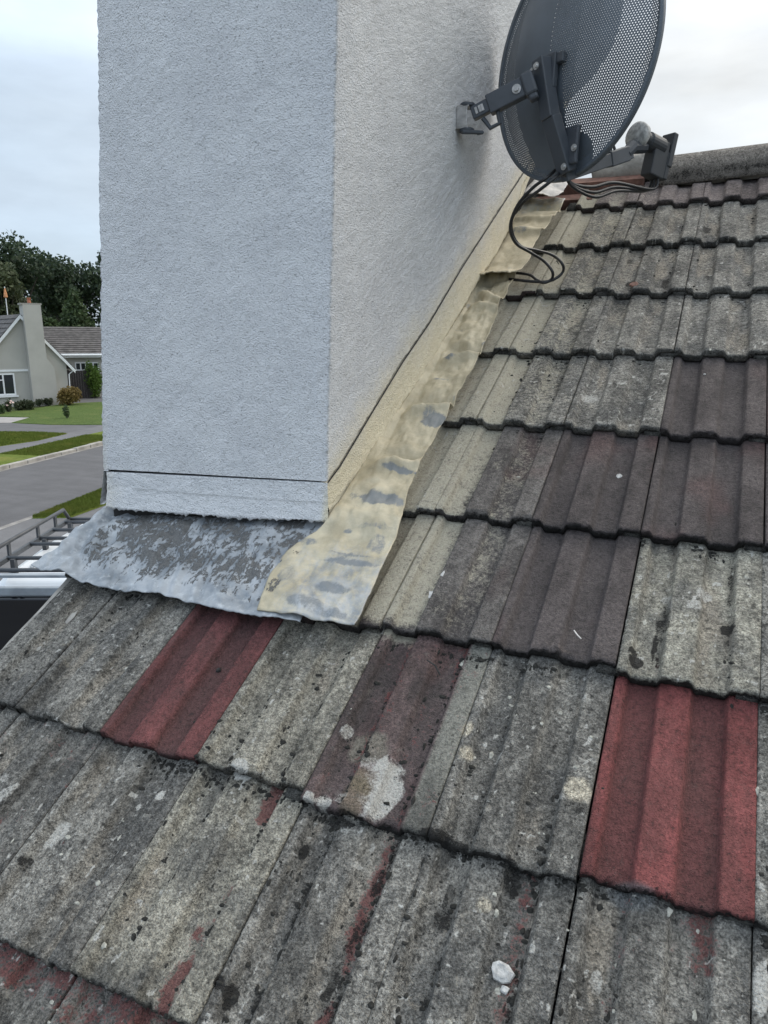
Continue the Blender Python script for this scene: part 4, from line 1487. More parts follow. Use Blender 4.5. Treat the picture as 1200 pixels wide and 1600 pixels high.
pebble(783, 1513, (.015, .013, .008), 'largest white stone chip, on the grey tile at the bottom', 3, group='pale stone chips lying on the tiles')
pebble(787, 1542, (.006, .0045, .004), 'tiny white chip just below the largest stone chip', 4, group='pale stone chips lying on the tiles')
pebble(692, 899, (.004, .009, .002), 'upper of two white flakes on the dusty brown tile by the flashing', 5, group='pale stone chips lying on the tiles')
pebble(675, 930, (.007, .010, .002), 'lower of two white flakes on the dusty brown tile by the flashing', 6, group='pale stone chips lying on the tiles')
pebble(967, 737, (.007, .008, .003), 'lone white chip in the pan of a dark brown tile', 7, group='pale stone chips lying on the tiles')
pebble(1101, 583, (.004, .003, .002), 'tiny white speck of stone on the brown tile at right, upper rows', 8, group='pale stone chips lying on the tiles')
pebble(338, 1041, (.006, .005, .005), 'small dark snail-like crumb on the left red tile', 9, mat=M['dark'], cat='debris', name='moss_crumb')
pebble(990, 450, (.012, .016, .006), 'dry brown moss clump lying in a tile pan below the ridge', 11, mat=M['batten'], cat='moss', name='moss_clump')
mb = MB(); q = [rw(*(on_roof(897, 985, -.006))), rw(*(on_roof(902, 992, -.004))), rw(*(on_roof(908, 998, -.006)))]
mb.tube(q, .0011, 5); o = mb.build('straw', M['scrap'], None, offset=q[1]); tag(o, 'thin pale straw lying on the dark brown tile', 'straw')
mb = MB(); q = [rw(*(on_roof(668, 1032, -.008))), rw(*(on_roof(680, 1040, -.003))), rw(*(on_roof(688, 1055, -.008)))]
mb.tube(q, .0015, 5); o = mb.build('twig', M['dark'], None, offset=q[1]); tag(o, 'small dark curled twig on the plum coloured tile', 'twig')
tag_px = on_roof(105, 958, -.012)
pebble(105, 958, (.008, .020, .0025), 'flat tan flake of mortar on the grey tile by the left verge', 12, mat=M['mortar'], name='mortar_flake', cat='debris')

def tile_n(u, s_):
    x = (u / TW) % 1; st_ = s_ % TG
    return float(profile(np.array([x]))[0]) - PH - TT * st_ / TG


def crumbs(name, spots_, mat, flat):
    rg = np.random.default_rng(len(spots_))
    V, F_ = [], []
    for (u, s_, r_) in spots_:
        nh = 7
        b = len(V)
        ang = rg.random() * 6.28
        st_ = .6 + .8 * rg.random()
        n0 = tile_n(u, s_)
        for (k_, z_) in ((1.0, -.12), (.96, .30), (.62, .78)):
            for i in range(nh):
                a = ang + 6.283 * i / nh
                q = r_ * k_ * (.65 + .7 * rg.random())
                V.append((u + q * math.cos(a) * st_, s_ + q * math.sin(a) / st_, n0 + r_ * flat * z_ * (.7 + .6 * rg.random())))
        V.append((u, s_, n0 + r_ * flat * 1.0))
        for l in range(2):
            for i in range(nh):
                i2 = (i + 1) % nh
                F_.append((b + l * nh + i, b + l * nh + i2, b + (l + 1) * nh + i2, b + (l + 1) * nh + i))
        for i in range(nh):
            F_.append((b + 2 * nh + i, b + 2 * nh + (i + 1) % nh, b + 3 * nh))
    o = link_mesh(name, np.array(V) @ A.T, F_, mat, None, True)
    return tag(o, kind='stuff')


rgm = np.random.default_rng(5)
ms = []
for q in range(15000):                                   # black moss in the laps, pan edges and joints
    j = int(rgm.choice([-1, 0, 1, 2, 3, 4, 5, 6, 7], p=[.08, .24, .2, .14, .08, .06, .06, .07, .07])); k = int(rgm.integers(-1, 7))
    u_ = rgm.choice([.30, .765, .60, .13, .02], p=[.28, .36, .12, .14, .10]) + rgm.normal() * .022
    s_ = rgm.random() ** 1.2 * TG
    if rgm.random() < .32:
        u_ = rgm.random(); s_ = TG - .004 - abs(rgm.normal()) * .010
    u = (k + u_) * TW; s2 = j * TG + s_
    sp = TILES.get((k, j), {})
    if sp.get('kind') in ('brown', 'browngrey', 'red', 'pink') and rgm.random() < .93: continue
    if fbm(np.array([u * 9]), np.array([s2 * 6]), 88, 3)[0] < (.46 if k in (3, 4) and j == 0 else .50): continue
    if u < KMIN_LEFT + .01 or (j >= 2 and u < .62): continue
    ms.append((u, s2, .0008 + .0040 * rgm.random() ** 3.0))
crumbs('moss', ms, M['mossm'], .55)
ls = []
for q in range(2600):
    j = int(rgm.integers(-1, 8)); k = int(rgm.integers(-1, 7))
    u = (k + rgm.random()) * TW; s2 = (j + rgm.random()) * TG
    sp = TILES.get((k, j), {})
    if sp.get('kind') in ('brown', 'browngrey', 'red', 'pink', 'plum') and rgm.random() < .95: continue
    if fbm(np.array([u * 11]), np.array([s2 * 8]), 188, 3)[0] < .53: continue
    if u < KMIN_LEFT + .01 or (j >= 2 and u < .62): continue
    ls.append((u, s2, .0012 + .0042 * rgm.random() ** 3))
crumbs('lichen', ls, M['lichenm'], .16)

# ================================================================== GROUND AND STREET
def poly_sheet(name, P2, z, mat, kind='structure'):
    v = [(p[0], p[1], z) for p in P2]
    o = link_mesh(name, v, [tuple(range(len(v)))], mat)
    return tag(o, kind=kind)


def gp(x, y):
    q = ground(x, y); return q[:2]


gsz = 3000
poly_sheet('ground', [(-gsz, -gsz), (gsz, -gsz), (gsz, gsz), (-gsz, gsz)], GZ - .02, M['earth'])
# direction of the street
k0_, k1_ = gp(0, 735), gp(160, 695)
sdir = (k1_ - k0_) / np.linalg.norm(k1_ - k0_)
sn = np.array([-sdir[1], sdir[0]])                # points away from us (to the left)
def off(p, a, b): return p + sdir * a + sn * b
wob = lambda a: np.array([0, 0])
near0, near1 = gp(45, 808), gp(160, 765)
wroad = abs((near0 - k0_) @ sn)
def line(p0, b, a0=-40, a1=70): return [off(p0, a0, b), off(p0, a1, b)]
L1 = line(k0_, 0.0)
poly_sheet('road', [off(k0_, -40, 0), off(k0_, 70, 0), off(k0_, 70, -wroad - .4), off(k0_, -40, -wroad - .4)], GZ - .008, M['road'])
# near edge, front drive, near verge
poly_sheet('driveway', [off(k0_, -40, -wroad - .1), off(k0_, 70, -wroad - .1), off(k0_, 70, -wroad - 16), off(k0_, -40, -wroad - 16)], GZ - .004, M['pave'])
e0, e1_ = gp(-60, 851), gp(48, 807)
poly_sheet('road_edge', [off(k0_, (e0 - k0_) @ sdir - 8, -wroad + .02), off(k0_, (e1_ - k0_) @ sdir + 40, -wroad + .02), off(k0_, (e1_ - k0_) @ sdir + 40, -wroad - .16), off(k0_, (e0 - k0_) @ sdir - 8, -wroad - .16)], GZ + .0, M['gutterm'])
va = gp(50, 810); vb = gp(110, 809); vc = gp(160, 791); vd = gp(160, 766)
ext = 26
nv_ = [va, vb, vc, vc + sdir * ext, vd + sdir * ext, vd]
def raised_grass(name, P2, z0, h, mat):
    # a turf slab with softly uneven top
    c = np.mean(P2, axis=0)
    v = [(p[0], p[1], z0) for p in P2] + [(c[0] + (p[0] - c[0]) * .995, c[1] + (p[1] - c[1]) * .995, z0 + h) for p in P2]
    n = len(P2)
    fs = [tuple(range(n, 2 * n))] + [(i, (i + 1) % n, n + (i + 1) % n, n + i) for i in range(n)]
    return tag(link_mesh(name, v, fs, mat), kind='structure')
raised_grass('grass_verge', nv_, GZ - .004, .05, M['grass'])
# far side: gutter line, kerb stones, verge, pavement, lawns
poly_sheet('gutter', [off(k0_, -40, -.16), off(k0_, 70, -.16), off(k0_, 70, .0), off(k0_, -40, .0)], GZ - .003, M['gutterm'])
kerb = thing('kerb', (*off(k0_, 0, .1), GZ), 'row of pale concrete kerb stones along the far side of the road', 'kerb')
kst = MB()
kst.box((0, 0, .03), np.eye(3), (.44, .10, .085))
kme = None
for i in range(-12, 34):
    a = i * .92
    q = off(k0_, a, .10)
    if kme is None:
        o = kst.build('kerb_stone', M['kerb'], None, bevel=.02); kme = o.data
    else:
        o = bpy.data.objects.new('kerb_stone', kme); COL.objects.link(o)
        md = o.modifiers.new('bevel', 'BEVEL'); md.width = .02; md.segments = 2
    o.parent = kerb
    o.location = (q[0] - WL[kerb.name][0], q[1] - WL[kerb.name][1], random.uniform(-.015, .015))
    o.rotation_euler = (random.uniform(-.03, .03), random.uniform(-.01, .01), math.atan2(sdir[1], sdir[0]) + random.uniform(-.012, .012))
pvd = abs((gp(0, 712) - k0_) @ sn)
pvd2 = abs((gp(0, 699) - k0_) @ sn)
raised_grass('grass_verge', [off(k0_, -40, .2), off(k0_, 70, .2), off(k0_, 70, pvd), off(k0_, -40, pvd)], GZ - .004, .075, M['grass'])
poly_sheet('pavement', [off(k0_, -40, pvd - .02), off(k0_, 70, pvd - .02), off(k0_, 70, pvd2), off(k0_, -40, pvd2)], GZ + .035, M['pave'])
a1, a2, a3, a4 = gp(-140, 726), gp(0, 699), gp(106, 679), gp(0, 676)
a5 = gp(-140, 684)
raised_grass('front_lawn', [a1, a2, gp(60, 690), a3, gp(60, 676.5), a4, a5], GZ, .045, M['grass'])
poly_sheet('drive', [gp(-200, 690), a4, a3, gp(165, 667), gp(230, 652), gp(230, 640), gp(165, 664), gp(80, 664), gp(20, 661.5), gp(-200, 668)], GZ + .030, M['drive'])
poly_sheet('path', [gp(-120, 664), gp(20, 661.5), gp(48, 653.5), gp(-120, 651)], GZ + .038, M['pathm'])
raised_grass('far_lawn', [gp(18, 662), gp(80, 665), gp(165, 665), gp(240, 640), gp(240, 618), gp(165, 629), gp(100, 632), gp(40, 642), gp(-60, 650), gp(48, 653.5)], GZ, .06, M['lawn'])
poly_sheet('side_drive', [gp(100, 640), gp(240, 625), gp(240, 606), gp(100, 612)], GZ + .03, M['drive'])

# grass blades so that the turf edges are not clean
def blades(name, polys, n, h0, h1, mat):
    V, Fc = [], []
    for (P2, z, m_) in polys:
        P2 = np.array(P2)
        lo, hi_ = P2.min(0), P2.max(0)
        cnt = 0
        while cnt < m_:
            q = lo + RNG.random((4000, 2)) * (hi_ - lo)
            ins = np.zeros(len(q), bool)
            j_ = len(P2) - 1
            for i in range(len(P2)):
                xi, yi = P2[i]; xj, yj = P2[j_]
                c_ = ((yi > q[:, 1]) != (yj > q[:, 1])) & (q[:, 0] < (xj - xi) * (q[:, 1] - yi) / (yj - yi + 1e-12) + xi)
                ins ^= c_
                j_ = i
            for p in q[ins][:m_ - cnt]:
                an = random.random() * 6.283; w = random.uniform(.008, .02); hh = random.uniform(h0, h1)
                dx, dy = math.cos(an) * w, math.sin(an) * w
                lx, ly = random.uniform(-.03, .03), random.uniform(-.03, .03)
                b = len(V)
                V += [(p[0] - dx, p[1] - dy, z), (p[0] + dx, p[1] + dy, z), (p[0] + lx, p[1] + ly, z + hh)]
                Fc.append((b, b + 1, b + 2))
            cnt += int(min(ins.sum(), m_ - cnt))
    o = link_mesh(name, V, Fc, mat)
    return tag(o, kind='stuff')


s0 = (gp(-10, 712) - k0_) @ sdir; s1 = (gp(165, 683) - k0_) @ sdir
blades('grass', [(nv_[:3] + [vc + sdir * 1, vd + sdir * 1, vd], GZ + .04, 9000),
                 ([off(k0_, s0, .2), off(k0_, s1, .2), off(k0_, s1, pvd), off(k0_, s0, pvd)], GZ + .06, 14000),
                 ([gp(-8, 700), gp(60, 690), a3, gp(60, 676.5), gp(-8, 676)], GZ + .04, 9000)], 0, .03, .08, M['grass'])

# ================================================================== FAR HOUSES
HP = ground(60, 633)
hy = R(62)
he = np.array([math.cos(hy), math.sin(hy), 0]); hn = np.array([he[1], -he[0], 0])     # hn faces us
if hn @ (CAM - HP) < 0: hn = -hn


def on_gable(x, y, o_=0.0): return on_plane(x, y, hn, hn @ HP + o_)
def hq(a, z, d=0.0): return HP + he * a + UPZ * (z - 0.0) + hn * d


def loc_g(x, y):
    q = on_gable(x, y) - HP
    return q @ he, q[2]


ap = loc_g(29.5, 491); ea = loc_g(113, 574)
span = ea[0] - ap[0]
eL = ap[0] - span
house = thing('bungalow', HP, 'pale rendered bungalow with white bargeboards and broad chimney across the road', 'house')
wallm = MB()
inn_ = .35
wx0, wx1 = eL + inn_, ea[0] - inn_
ez = ea[1] + .05
DEP = 11.0
slope = (ap[1] - ea[1]) / span
wzE = ea[1] + slope * inn_ - .12
wallm.prism([hq(wx0, -.1), hq(wx1, -.1), hq(wx1, wzE), hq(ap[0], ap[1] - .12), hq(wx0, wzE)], -hn * DEP)
wallm.build('wall', M['hwall'], house)


def course_roof(name, e_lo, e_hi, along, ncourse, th, parent, mat, out):
    mb = MB()
    e_lo, e_hi = np.asarray(e_lo), np.asarray(e_hi)
    for i in range(ncourse):
        a = e_lo + (e_hi - e_lo) * i / ncourse; b = e_lo + (e_hi - e_lo) * (i + 1.12) / ncourse
        if i == ncourse - 1: b = e_hi
        v = [a + out * th, a + along + out * th, b + along + out * .012, b + out * .012, a, a + along]
        mb.add(v, [(0, 1, 2, 3), (4, 5, 1, 0)])
        mb.add([a, b, b + out * .012, a + out * th], [(0, 1, 2, 3)])
    return mb.build(name, mat, parent)


for sgn, ex in ((1, ea[0]), (-1, eL)):
    outv = np.cross(-hn, hq(ap[0], ap[1]) - hq(ex, ea[1])); outv /= np.linalg.norm(outv)
    if outv[2] < 0: outv = -outv
    o = course_roof('roof', hq(ex + sgn * .12, ea[1] - slope * .12, .22), hq(ap[0], ap[1], .22), -hn * (DEP + .4), 12, .06, house, M['froof'], outv)
    # bargeboard
    mb = MB()
    mb.prism([hq(ex + sgn * .10, ea[1] - slope * .10 - .24, .20), hq(ex + sgn * .10, ea[1] - slope * .10 - .01, .20), hq(ap[0], ap[1] - .01, .20), hq(ap[0], ap[1] - .24, .20)], hn * .035)
    mb.build('bargeboard', M['white'], house)
    mb = MB(); q = hq(ex + sgn * .14, ea[1] - slope * .12 - .02, .2)
    mb.tube([q, q - hn * (DEP + .2)], .06, 8); mb.build('gutter', M['white'], house)
mb = MB(); q = hq(ea[0] - .3, ea[1] - .25, .03)
mb.tube([hq(ea[0] + .1, ea[1] - .12, .1), hq(ea[0] - .25, ea[1] - .42, .05), hq(ea[0] - .30, 0, .05)], .035, 8); mb.build('downpipe', M['white'], house)
# chimney breast on the gable
c0 = loc_g(53, 631)[0]
cproj = .55


def on_breast(x, y):
    q = on_plane(x, y, hn, hn @ HP + cproj) - HP
    return q @ he, q[2]


bl, br_ = on_breast(53, 631)[0], on_breast(88, 628)[0]
tl_, tr_ = on_breast(35, 482)[0], on_breast(64, 482)[0]
tz = on_breast(40, 476)[1]
mid = on_breast(70, 535)
mb = MB()
def ring(z, a, b): return [hq(a, z, cproj), hq(b, z, cproj), hq(b, z, -.35), hq(a, z, -.35)]
levels = [ring(-.05, bl, bl + (mid[0] - bl) * 1.02 + .45), ring(mid[1] - 1.55, bl - .01, bl + (mid[0] - bl) + .42), ring(mid[1] - .95, bl - .01, mid[0] + .02), ring(tz, min(tl_, bl) + .02, tr_)]
vs = [q for r_ in levels for q in r_]
fs = []
for i in range(len(levels) - 1):
    for k in range(4):
        fs.append((i * 4 + k, i * 4 + (k + 1) % 4, i * 4 + 4 + (k + 1) % 4, i * 4 + 4 + k))
fs.append((12, 13, 14, 15))
mb.add(vs, fs); st_ = mb.build('chimney_breast', M['hwall'], house)
mb = MB()
mb.prism([q for q in ring(tz, tl_ - .05, tr_ + .06)], (0, 0, .10)); mb.build('chimney_cap', M['mortar'], house)
mb = MB()
pc = hq((tl_ + tr_) / 2 + .0, tz + .10, .05); mb.lathe(pc, UPZ, [(.11, 0), (.12, .03), (.10, .05), (.095, .26), (.12, .28), (.12, .32), (.07, .32)], 14)
mb.build('chimney_pot', M['pot'], house, True)
# window and band
w0_, w1_ = loc_g(0, 588), loc_g(22.5, 583)
s1_ = loc_g(27, 617)
wz1, wz0 = w1_[1], s1_[1]
wr = s1_[0] - .05; wl_ = wr - 2.2
mb = MB()
fw = .055
for (a, b, c, d) in ((wl_, wr, wz1 - fw * 1.6, wz1), (wl_, wr, wz0, wz0 + fw * 1.8), (wl_, wl_ + fw * 1.6, wz0, wz1), (wr - fw * 1.6, wr, wz0, wz1), (wr - .68, wr - .60, wz0, wz1), (wl_ + .62, wl_ + .70, wz0, wz1),
                     (wl_ + .70, wr - .68, wz1 - .42, wz1 - .36)):
    mb.box(hq((a + b) / 2, (c + d) / 2, .03), (he, UPZ, hn), ((b - a) / 2, (d - c) / 2, .04 + .002 * ((b - a) > .5)))
wf = mb.build('window', M['white'], house)
mb = MB(); mb.box(hq((wl_ + wr) / 2, (wz0 + wz1) / 2, .012), (he, UPZ, hn), ((wr - wl_) / 2 - .02, (wz1 - wz0) / 2 - .02, .012)); mb.build('pane', M['glass'], wf)
mb = MB(); mb.box(hq((wl_ + wr) / 2, wz0 - .06, .06), (he, UPZ, hn), ((wr - wl_) / 2 + .1, .05, .08)); mb.build('sill', M['white'], wf)
bz = loc_g(20, 579)[1]
mb = MB(); mb.box(hq((wl_ + bl) / 2 - .2, bz, .02), (he, UPZ, hn), ((bl - wl_) / 2 + .3, .06, .03)); mb.build('string_course', M['white'], house)
# orange finial on a pole behind the roof
fq = CAM + ray(12, 492) / np.linalg.norm(ray(12, 492)[:2]) * (np.linalg.norm((HP - CAM)[:2]) + 6)
fz = lambda y: CAM[2] + (ray(12, y)[2] / np.linalg.norm(ray(12, y)[:2])) * (np.linalg.norm((HP - CAM)[:2]) + 6)
fin = thing('garden_parasol', (fq[0], fq[1], GZ), 'folded orange parasol on a pole showing above the bungalow ridge', 'parasol')
mb = MB(); mb.tube([(fq[0], fq[1], GZ), (fq[0], fq[1], fz(448))], .03, 8); mb.build('pole', M['white'], fin)
mb = MB(); b0 = fz(465); hgt = fz(449) - b0
mb.lathe((fq[0], fq[1], b0), UPZ, [(.08, -.02), (.13, .06 * hgt), (.10, .4 * hgt), (.06, .75 * hgt), (.015, hgt)], 9); mb.build('canopy', M['orange'], fin)

# second bungalow behind, only its long side seen
D2 = ground(125, 621)
d2n = CAM[:2] - D2[:2]; d2n = np.array([d2n[0], d2n[1], 0]); d2n /= np.linalg.norm(d2n)
d2n = np.array([d2n[0] * math.cos(.05) - d2n[1] * math.sin(.05), d2n[0] * math.sin(.05) + d2n[1] * math.cos(.05), 0])
d2e = np.array([-d2n[1], d2n[0], 0])
if d2e @ ROT[0] < 0: d2e = -d2e
h2 = thing('bungalow', D2, 'low bungalow with grey tiled roof and white fascia behind the near one', 'house')
P2 = lambda a, z, d=0.0: D2 + d2e * a + UPZ * z + d2n * d
dq = lambda x, y, o_=0.0: (lambda q: (q @ d2e, q[2]))(on_plane(x, y, d2n, d2n @ D2 + o_) - D2)
ev = dq(120, 556, .4); 
xl, xr = dq(40, 556)[0], dq(330, 556)[0]
back = 3.6
rg_ = on_plane(120, 511, d2n, d2n @ D2 - back) - D2
mb = MB(); mb.prism([P2(xl, -.1), P2(xr, -.1), P2(xr, ev[1] + .15), P2(xl, ev[1] + .15)], -d2n * back * 2); mb.build('wall', M['hwall'], h2)
outv = np.cross(d2e, P2(0, rg_[2], -back) - P2(0, ev[1], .4)); outv /= np.linalg.norm(outv)
if outv[2] < 0: outv = -outv
course_roof('roof', P2(xl - .2, ev[1] + .12, .4), P2(xl - .2, rg_[2], -back), d2e * (xr - xl + .4), 14, .05, h2, M['froof'], outv)
course_roof('roof', P2(xl - .2, ev[1] + .12, -back * 2 - .4), P2(xl - .2, rg_[2] - .01, -back), d2e * (xr - xl + .4), 14, .05, h2, M['froof'], np.array([-d2n[0], -d2n[1], 1.0]))
for z_, d_, hh in ((ev[1] + .02, .40, .13),):
    mb = MB(); mb.box(P2((xl + xr) / 2, z_, d_ + .02), (d2e, UPZ, d2n), ((xr - xl) / 2 + .2, hh, .03)); mb.build('fascia', M['white'], h2)
mb = MB(); mb.tube([P2(xl - .2, ev[1] + .05, .52), P2(xr + .2, ev[1] + .05, .52)], .06, 8); mb.build('gutter', M['white'], h2)
wxa, wxb = dq(117, 570)[0], dq(152, 570)[0]
wz1, wz0 = dq(130, 566)[1], dq(130, 579)[1]
for i in range(2):
    a = wxa + (wxb - wxa) * i * .56; b = a + (wxb - wxa) * .5
    mb = MB()
    for (p, q_, c, d) in ((a, b, wz1 - .07, wz1), (a, b, wz0, wz0 + .08), (a, a + .07, wz0, wz1), (b - .07, b, wz0, wz1), ((a + b) / 2 - .04, (a + b) / 2 + .04, wz0, wz1)):
        mb.box(P2((p + q_) / 2, (c + d) / 2, .03), (d2e, UPZ, d2n), ((q_ - p) / 2, (d - c) / 2, .04 + .003 * ((q_ - p) > .3)))
    wf = mb.build('window', M['white'], h2)
    mb = MB(); mb.box(P2((a + b) / 2, (wz0 + wz1) / 2, .015), (d2e, UPZ, d2n), ((b - a) / 2 - .02, (wz1 - wz0) / 2 - .02, .012)); mb.build('pane', M['glass'], wf)
# dark board gate between the houses
ga, gb = dq(108, 600, 1.2)[0], dq(142, 600, 1.2)[0]
gz1 = dq(120, 579, 1.2)[1]
gate = thing('board_gate', P2((ga + gb) / 2, 0, 1.2), 'dark wooden board gate and fence between the two bungalows', 'gate')
nb = 9
for i in range(nb):
    a = ga + (gb - ga) * i / nb; b = ga + (gb - ga) * (i + .94) / nb
    mb = MB(); mb.box(P2((a + b) / 2, gz1 / 2, 1.2 + .01 * (i % 2)), (d2e, UPZ, d2n), ((b - a) / 2, gz1 / 2 + random.uniform(-.02, .02), .02)); mb.build('board', M['wood'], gate)
for a in (ga, gb):
    mb = MB(); mb.box(P2(a, gz1 / 2 + .06, 1.15), (d2e, UPZ, d2n), (.07, gz1 / 2 + .06, .07)); mb.build('post', M['wood'], gate)

# ================================================================== VEGETATION
def leaf_cloud(centers, n, size, seed, aspect=.6, flat=0.0):
    rg = np.random.default_rng(seed)
    V, Sh = [], []
    tot = sum(c[3] * c[4] * c[5] for c in centers) ** 1.0
    for c in centers:
        m_ = max(8, int(n * (c[3] * c[4] * c[5]) / tot))
        d = rg.normal(size=(m_, 3)); d /= np.linalg.norm(d, axis=1)[:, None]
        rad = rg.random(m_) ** .38 * (1 + .25 * (rg.random(m_) - .5))
        p = np.array(c[:3]) + d * rad[:, None] * np.array(c[3:6])
        a = rg.normal(size=(m_, 3)); a /= np.linalg.norm(a, axis=1)[:, None]
        b = np.cross(a, rg.normal(size=(m_, 3))); b /= np.linalg.norm(b, axis=1)[:, None]
        s_ = size * (.6 + .8 * rg.random(m_))[:, None]
        q = np.stack([p - a * s_, p + b * s_ * aspect, p + a * s_, p - b * s_ * aspect], 1)
        V.append(q.reshape(-1, 3))
        sh = rg.random(m_) * .75 + rg.random() * .3
        Sh.append(np.repeat(np.clip(sh, 0, 1), 4))
    V = np.vstack(V); Sh = np.concatenate(Sh)
    F_ = np.arange(len(V)).reshape(-1, 4)
    return V, F_, np.stack([Sh, Sh, Sh, np.ones_like(Sh)], -1)


def foliage(name, centers, n, size, mat, parent, seed, aspect=.6):
    V, F_, S_ = leaf_cloud(centers, n, size, seed, aspect)
    return link_mesh(name, V, F_, mat, parent, attrs=dict(shade=S_))


def far_pt(x, dist):
    r_ = ray(x, 520); r_ = r_[:2] / np.linalg.norm(r_[:2])
    return CAM[:2] + r_ * dist


def z_at(x, y, dist):
    r_ = ray(x, y)
    return CAM[2] + r_[2] / np.linalg.norm(r_[:2]) * dist


def tree(name, x, dist, ytop, ybot, wpx, mat, label, seed, nclump=26, nleaf=9000, leaf=.2, gap=0.25, conical=False, group='trees behind the bungalows'):
    rg = np.random.default_rng(seed)
    c = far_pt(x, dist)
    zt, zb = z_at(x, ytop, dist), z_at(x, ybot, dist)
    hw_ = wpx * dist / F_PX * .5
    root = thing(name, (c[0], c[1], GZ), label, 'tree', group)
    base = np.array([c[0], c[1], GZ])
    H = zt - GZ
    mb = MB()
    lean = rg.normal(size=2) * .02 * H
    tpts = [base + np.array([lean[0] * t, lean[1] * t, H * .85 * t]) for t in np.linspace(0, 1, 7)]
    r0 = max(.05, H * .022)
    mb.tube(tpts, [r0 * (1.25 - 1.1 * t) for t in np.linspace(0, 1, 7)], 8)
    centers = []
    for i in range(nclump):
        t = (i + .5) / nclump
        if conical:
            z = zb + (zt - zb) * t
            rr = hw_ * (1 - t) ** .8
            an = i * 2.4
            p = np.array([c[0] + math.cos(an) * rr * .55, c[1] + math.sin(an) * rr * .55, z])
            sz_ = np.array([rr * .6 + .15 * hw_, rr * .6 + .15 * hw_, (zt - zb) * .10])
        else:
            d = rg.normal(size=3); d /= np.linalg.norm(d)
            rad = rg.random() ** .4
            p = np.array([c[0] + d[0] * hw_ * .8 * rad, c[1] + d[1] * hw_ * .8 * rad, (zt + zb) / 2 + d[2] * (zt - zb) * .42 * rad])
            k_ = (.20 + .16 * rg.random())
            sz_ = np.array([hw_ * k_ * 1.15, hw_ * k_ * 1.15, (zt - zb) * k_ * .5])
        centers.append((*p, *sz_))
        if not conical or i % 3 == 0:
            j0 = tpts[min(5, 2 + int(4 * max(0, (p[2] - GZ) / H - .3)))]
            midp = (j0 + p) / 2 + np.array([0, 0, -.04 * H])
            mb.tube([j0, midp, p], [r0 * .42, r0 * .25, r0 * .08], 5, cap=False)
    mb.build('trunk', M['bark'], root)
    foliage('crown', centers, nleaf, leaf, mat, root, seed)
    return root


tree('broadleaf_tree', 28, 88, 357, 520, 120, M['leaf_dark'], 'tall dark broadleaf tree rising left of the others behind the bungalow chimney', 1, 28, 7600, .21)
tree('broadleaf_tree', 118, 92, 372, 520, 120, M['leaf_dark'], 'tall dark broadleaf tree with bright sky gaps, right beside the big chimney', 2, 24, 6400, .21)
tree('broadleaf_tree', 74, 104, 375, 525, 80, M['leaf_dark'], 'dark broadleaf tree filling the gap between the two tall front trees', 3, 16, 4500, .24)
tree('broadleaf_tree', -60, 90, 355, 520, 130, M['leaf_dark'], 'dark broadleaf tree at the far left edge of the wood', 4, 34, 8000, .28)
tree('broadleaf_tree', 215, 95, 380, 520, 130, M['leaf_dark'], 'dark broadleaf tree hidden behind the big chimney', 5, 34, 7000, .28)
tree('willow_tree', 6, 72, 398, 515, 95, M['leaf_soft'], 'softer grey-green tree in front of the dark wood at left', 6, 34, 9000, .17)
tree('conifer_tree', 120, 66, 455, 530, 52, M['leaf_mid'], 'small pointed green conifer above the grey tiled roof', 7, 26, 4200, .14, conical=True)
tree('garden_tree', 75, 62, 488, 530, 38, M['leaf_mid'], 'small round green tree right of the bungalow chimney', 8, 16, 2200, .13)
# understorey that closes the view below the crowns
wd = []
for i in range(78):
    x = -420 + i * 20
    q = far_pt(x, 112 + 6 * math.sin(i * 2.3))
    wd.append((q[0], q[1], GZ + 3.2, 2.6, 2.6, 4.0 + 1.2 * math.sin(i * 1.7)))
V, F_, S_ = leaf_cloud(wd, 25000, .36, 77)
tag(link_mesh('far_wood', V, F_, M['leaf_dark'], attrs=dict(shade=S_)), kind='stuff')


def bush(name, x, yb, wpx, hpx, mat, label, seed, n=1600, leaf=.06, nb_=9, cat='bush', group='bushes and plants around the bungalow'):
    rg = np.random.default_rng(seed)
    q = ground(x, yb)
    dist = np.linalg.norm((q - CAM)[:2])
    w = wpx * dist / F_PX * .5; h = hpx * dist / F_PX
    root = thing(name, q, label, cat, group)
    cs = []
    for i in range(nb_):
        a = rg.random() * 6.28; r_ = rg.random() ** .5 * w * .62
        cs.append((q[0] + math.cos(a) * r_, q[1] + math.sin(a) * r_, q[2] + h * (.38 + .24 * rg.random()), w * .48, w * .48, h * .40))
    mb = MB()
    for c in cs[:5]:
        mb.tube([q, (np.array(c[:3]) + q) / 2, np.array(c[:3])], [.025, .018, .008], 5)
    mb.build('stem', M['bark'], root)
    foliage('foliage', cs, n, leaf, mat, root, seed)
    return root


bush('golden_bush', 109, 634, 38, 27, M['leaf_gold'], 'rounded golden brown bush at the corner of the pale bungalow', 21, 2600, .07)
bush('hedge', 152, 622, 34, 54, M['leaf_hedge'], 'clipped bright green hedge beside the dark gate', 22, 4200, .07, 14)
bush('border_shrub', 40, 642, 30, 16, M['leaf_border'], 'low dark shrub under the bungalow chimney breast', 23, 1500, .06)
bush('border_plant', 62, 635, 14, 11, M['leaf_border'], 'small dark plant at the right of the breast foot', 24, 600, .05)
bush('border_plant', 76, 634, 14, 12, M['leaf_border'], 'small dark plant beside the golden bush', 25, 600, .05)
bush('border_plant', 1, 648, 16, 16, M['leaf_mid'], 'green plant under the bungalow window', 26, 700, .05)
fb = bush('flowering_plant', 14, 645, 14, 20, M['leaf_border'], 'small plant with pale pink blossom under the bungalow window', 27, 600, .05, cat='plant')
q = WL[fb.name]
mb = MB()
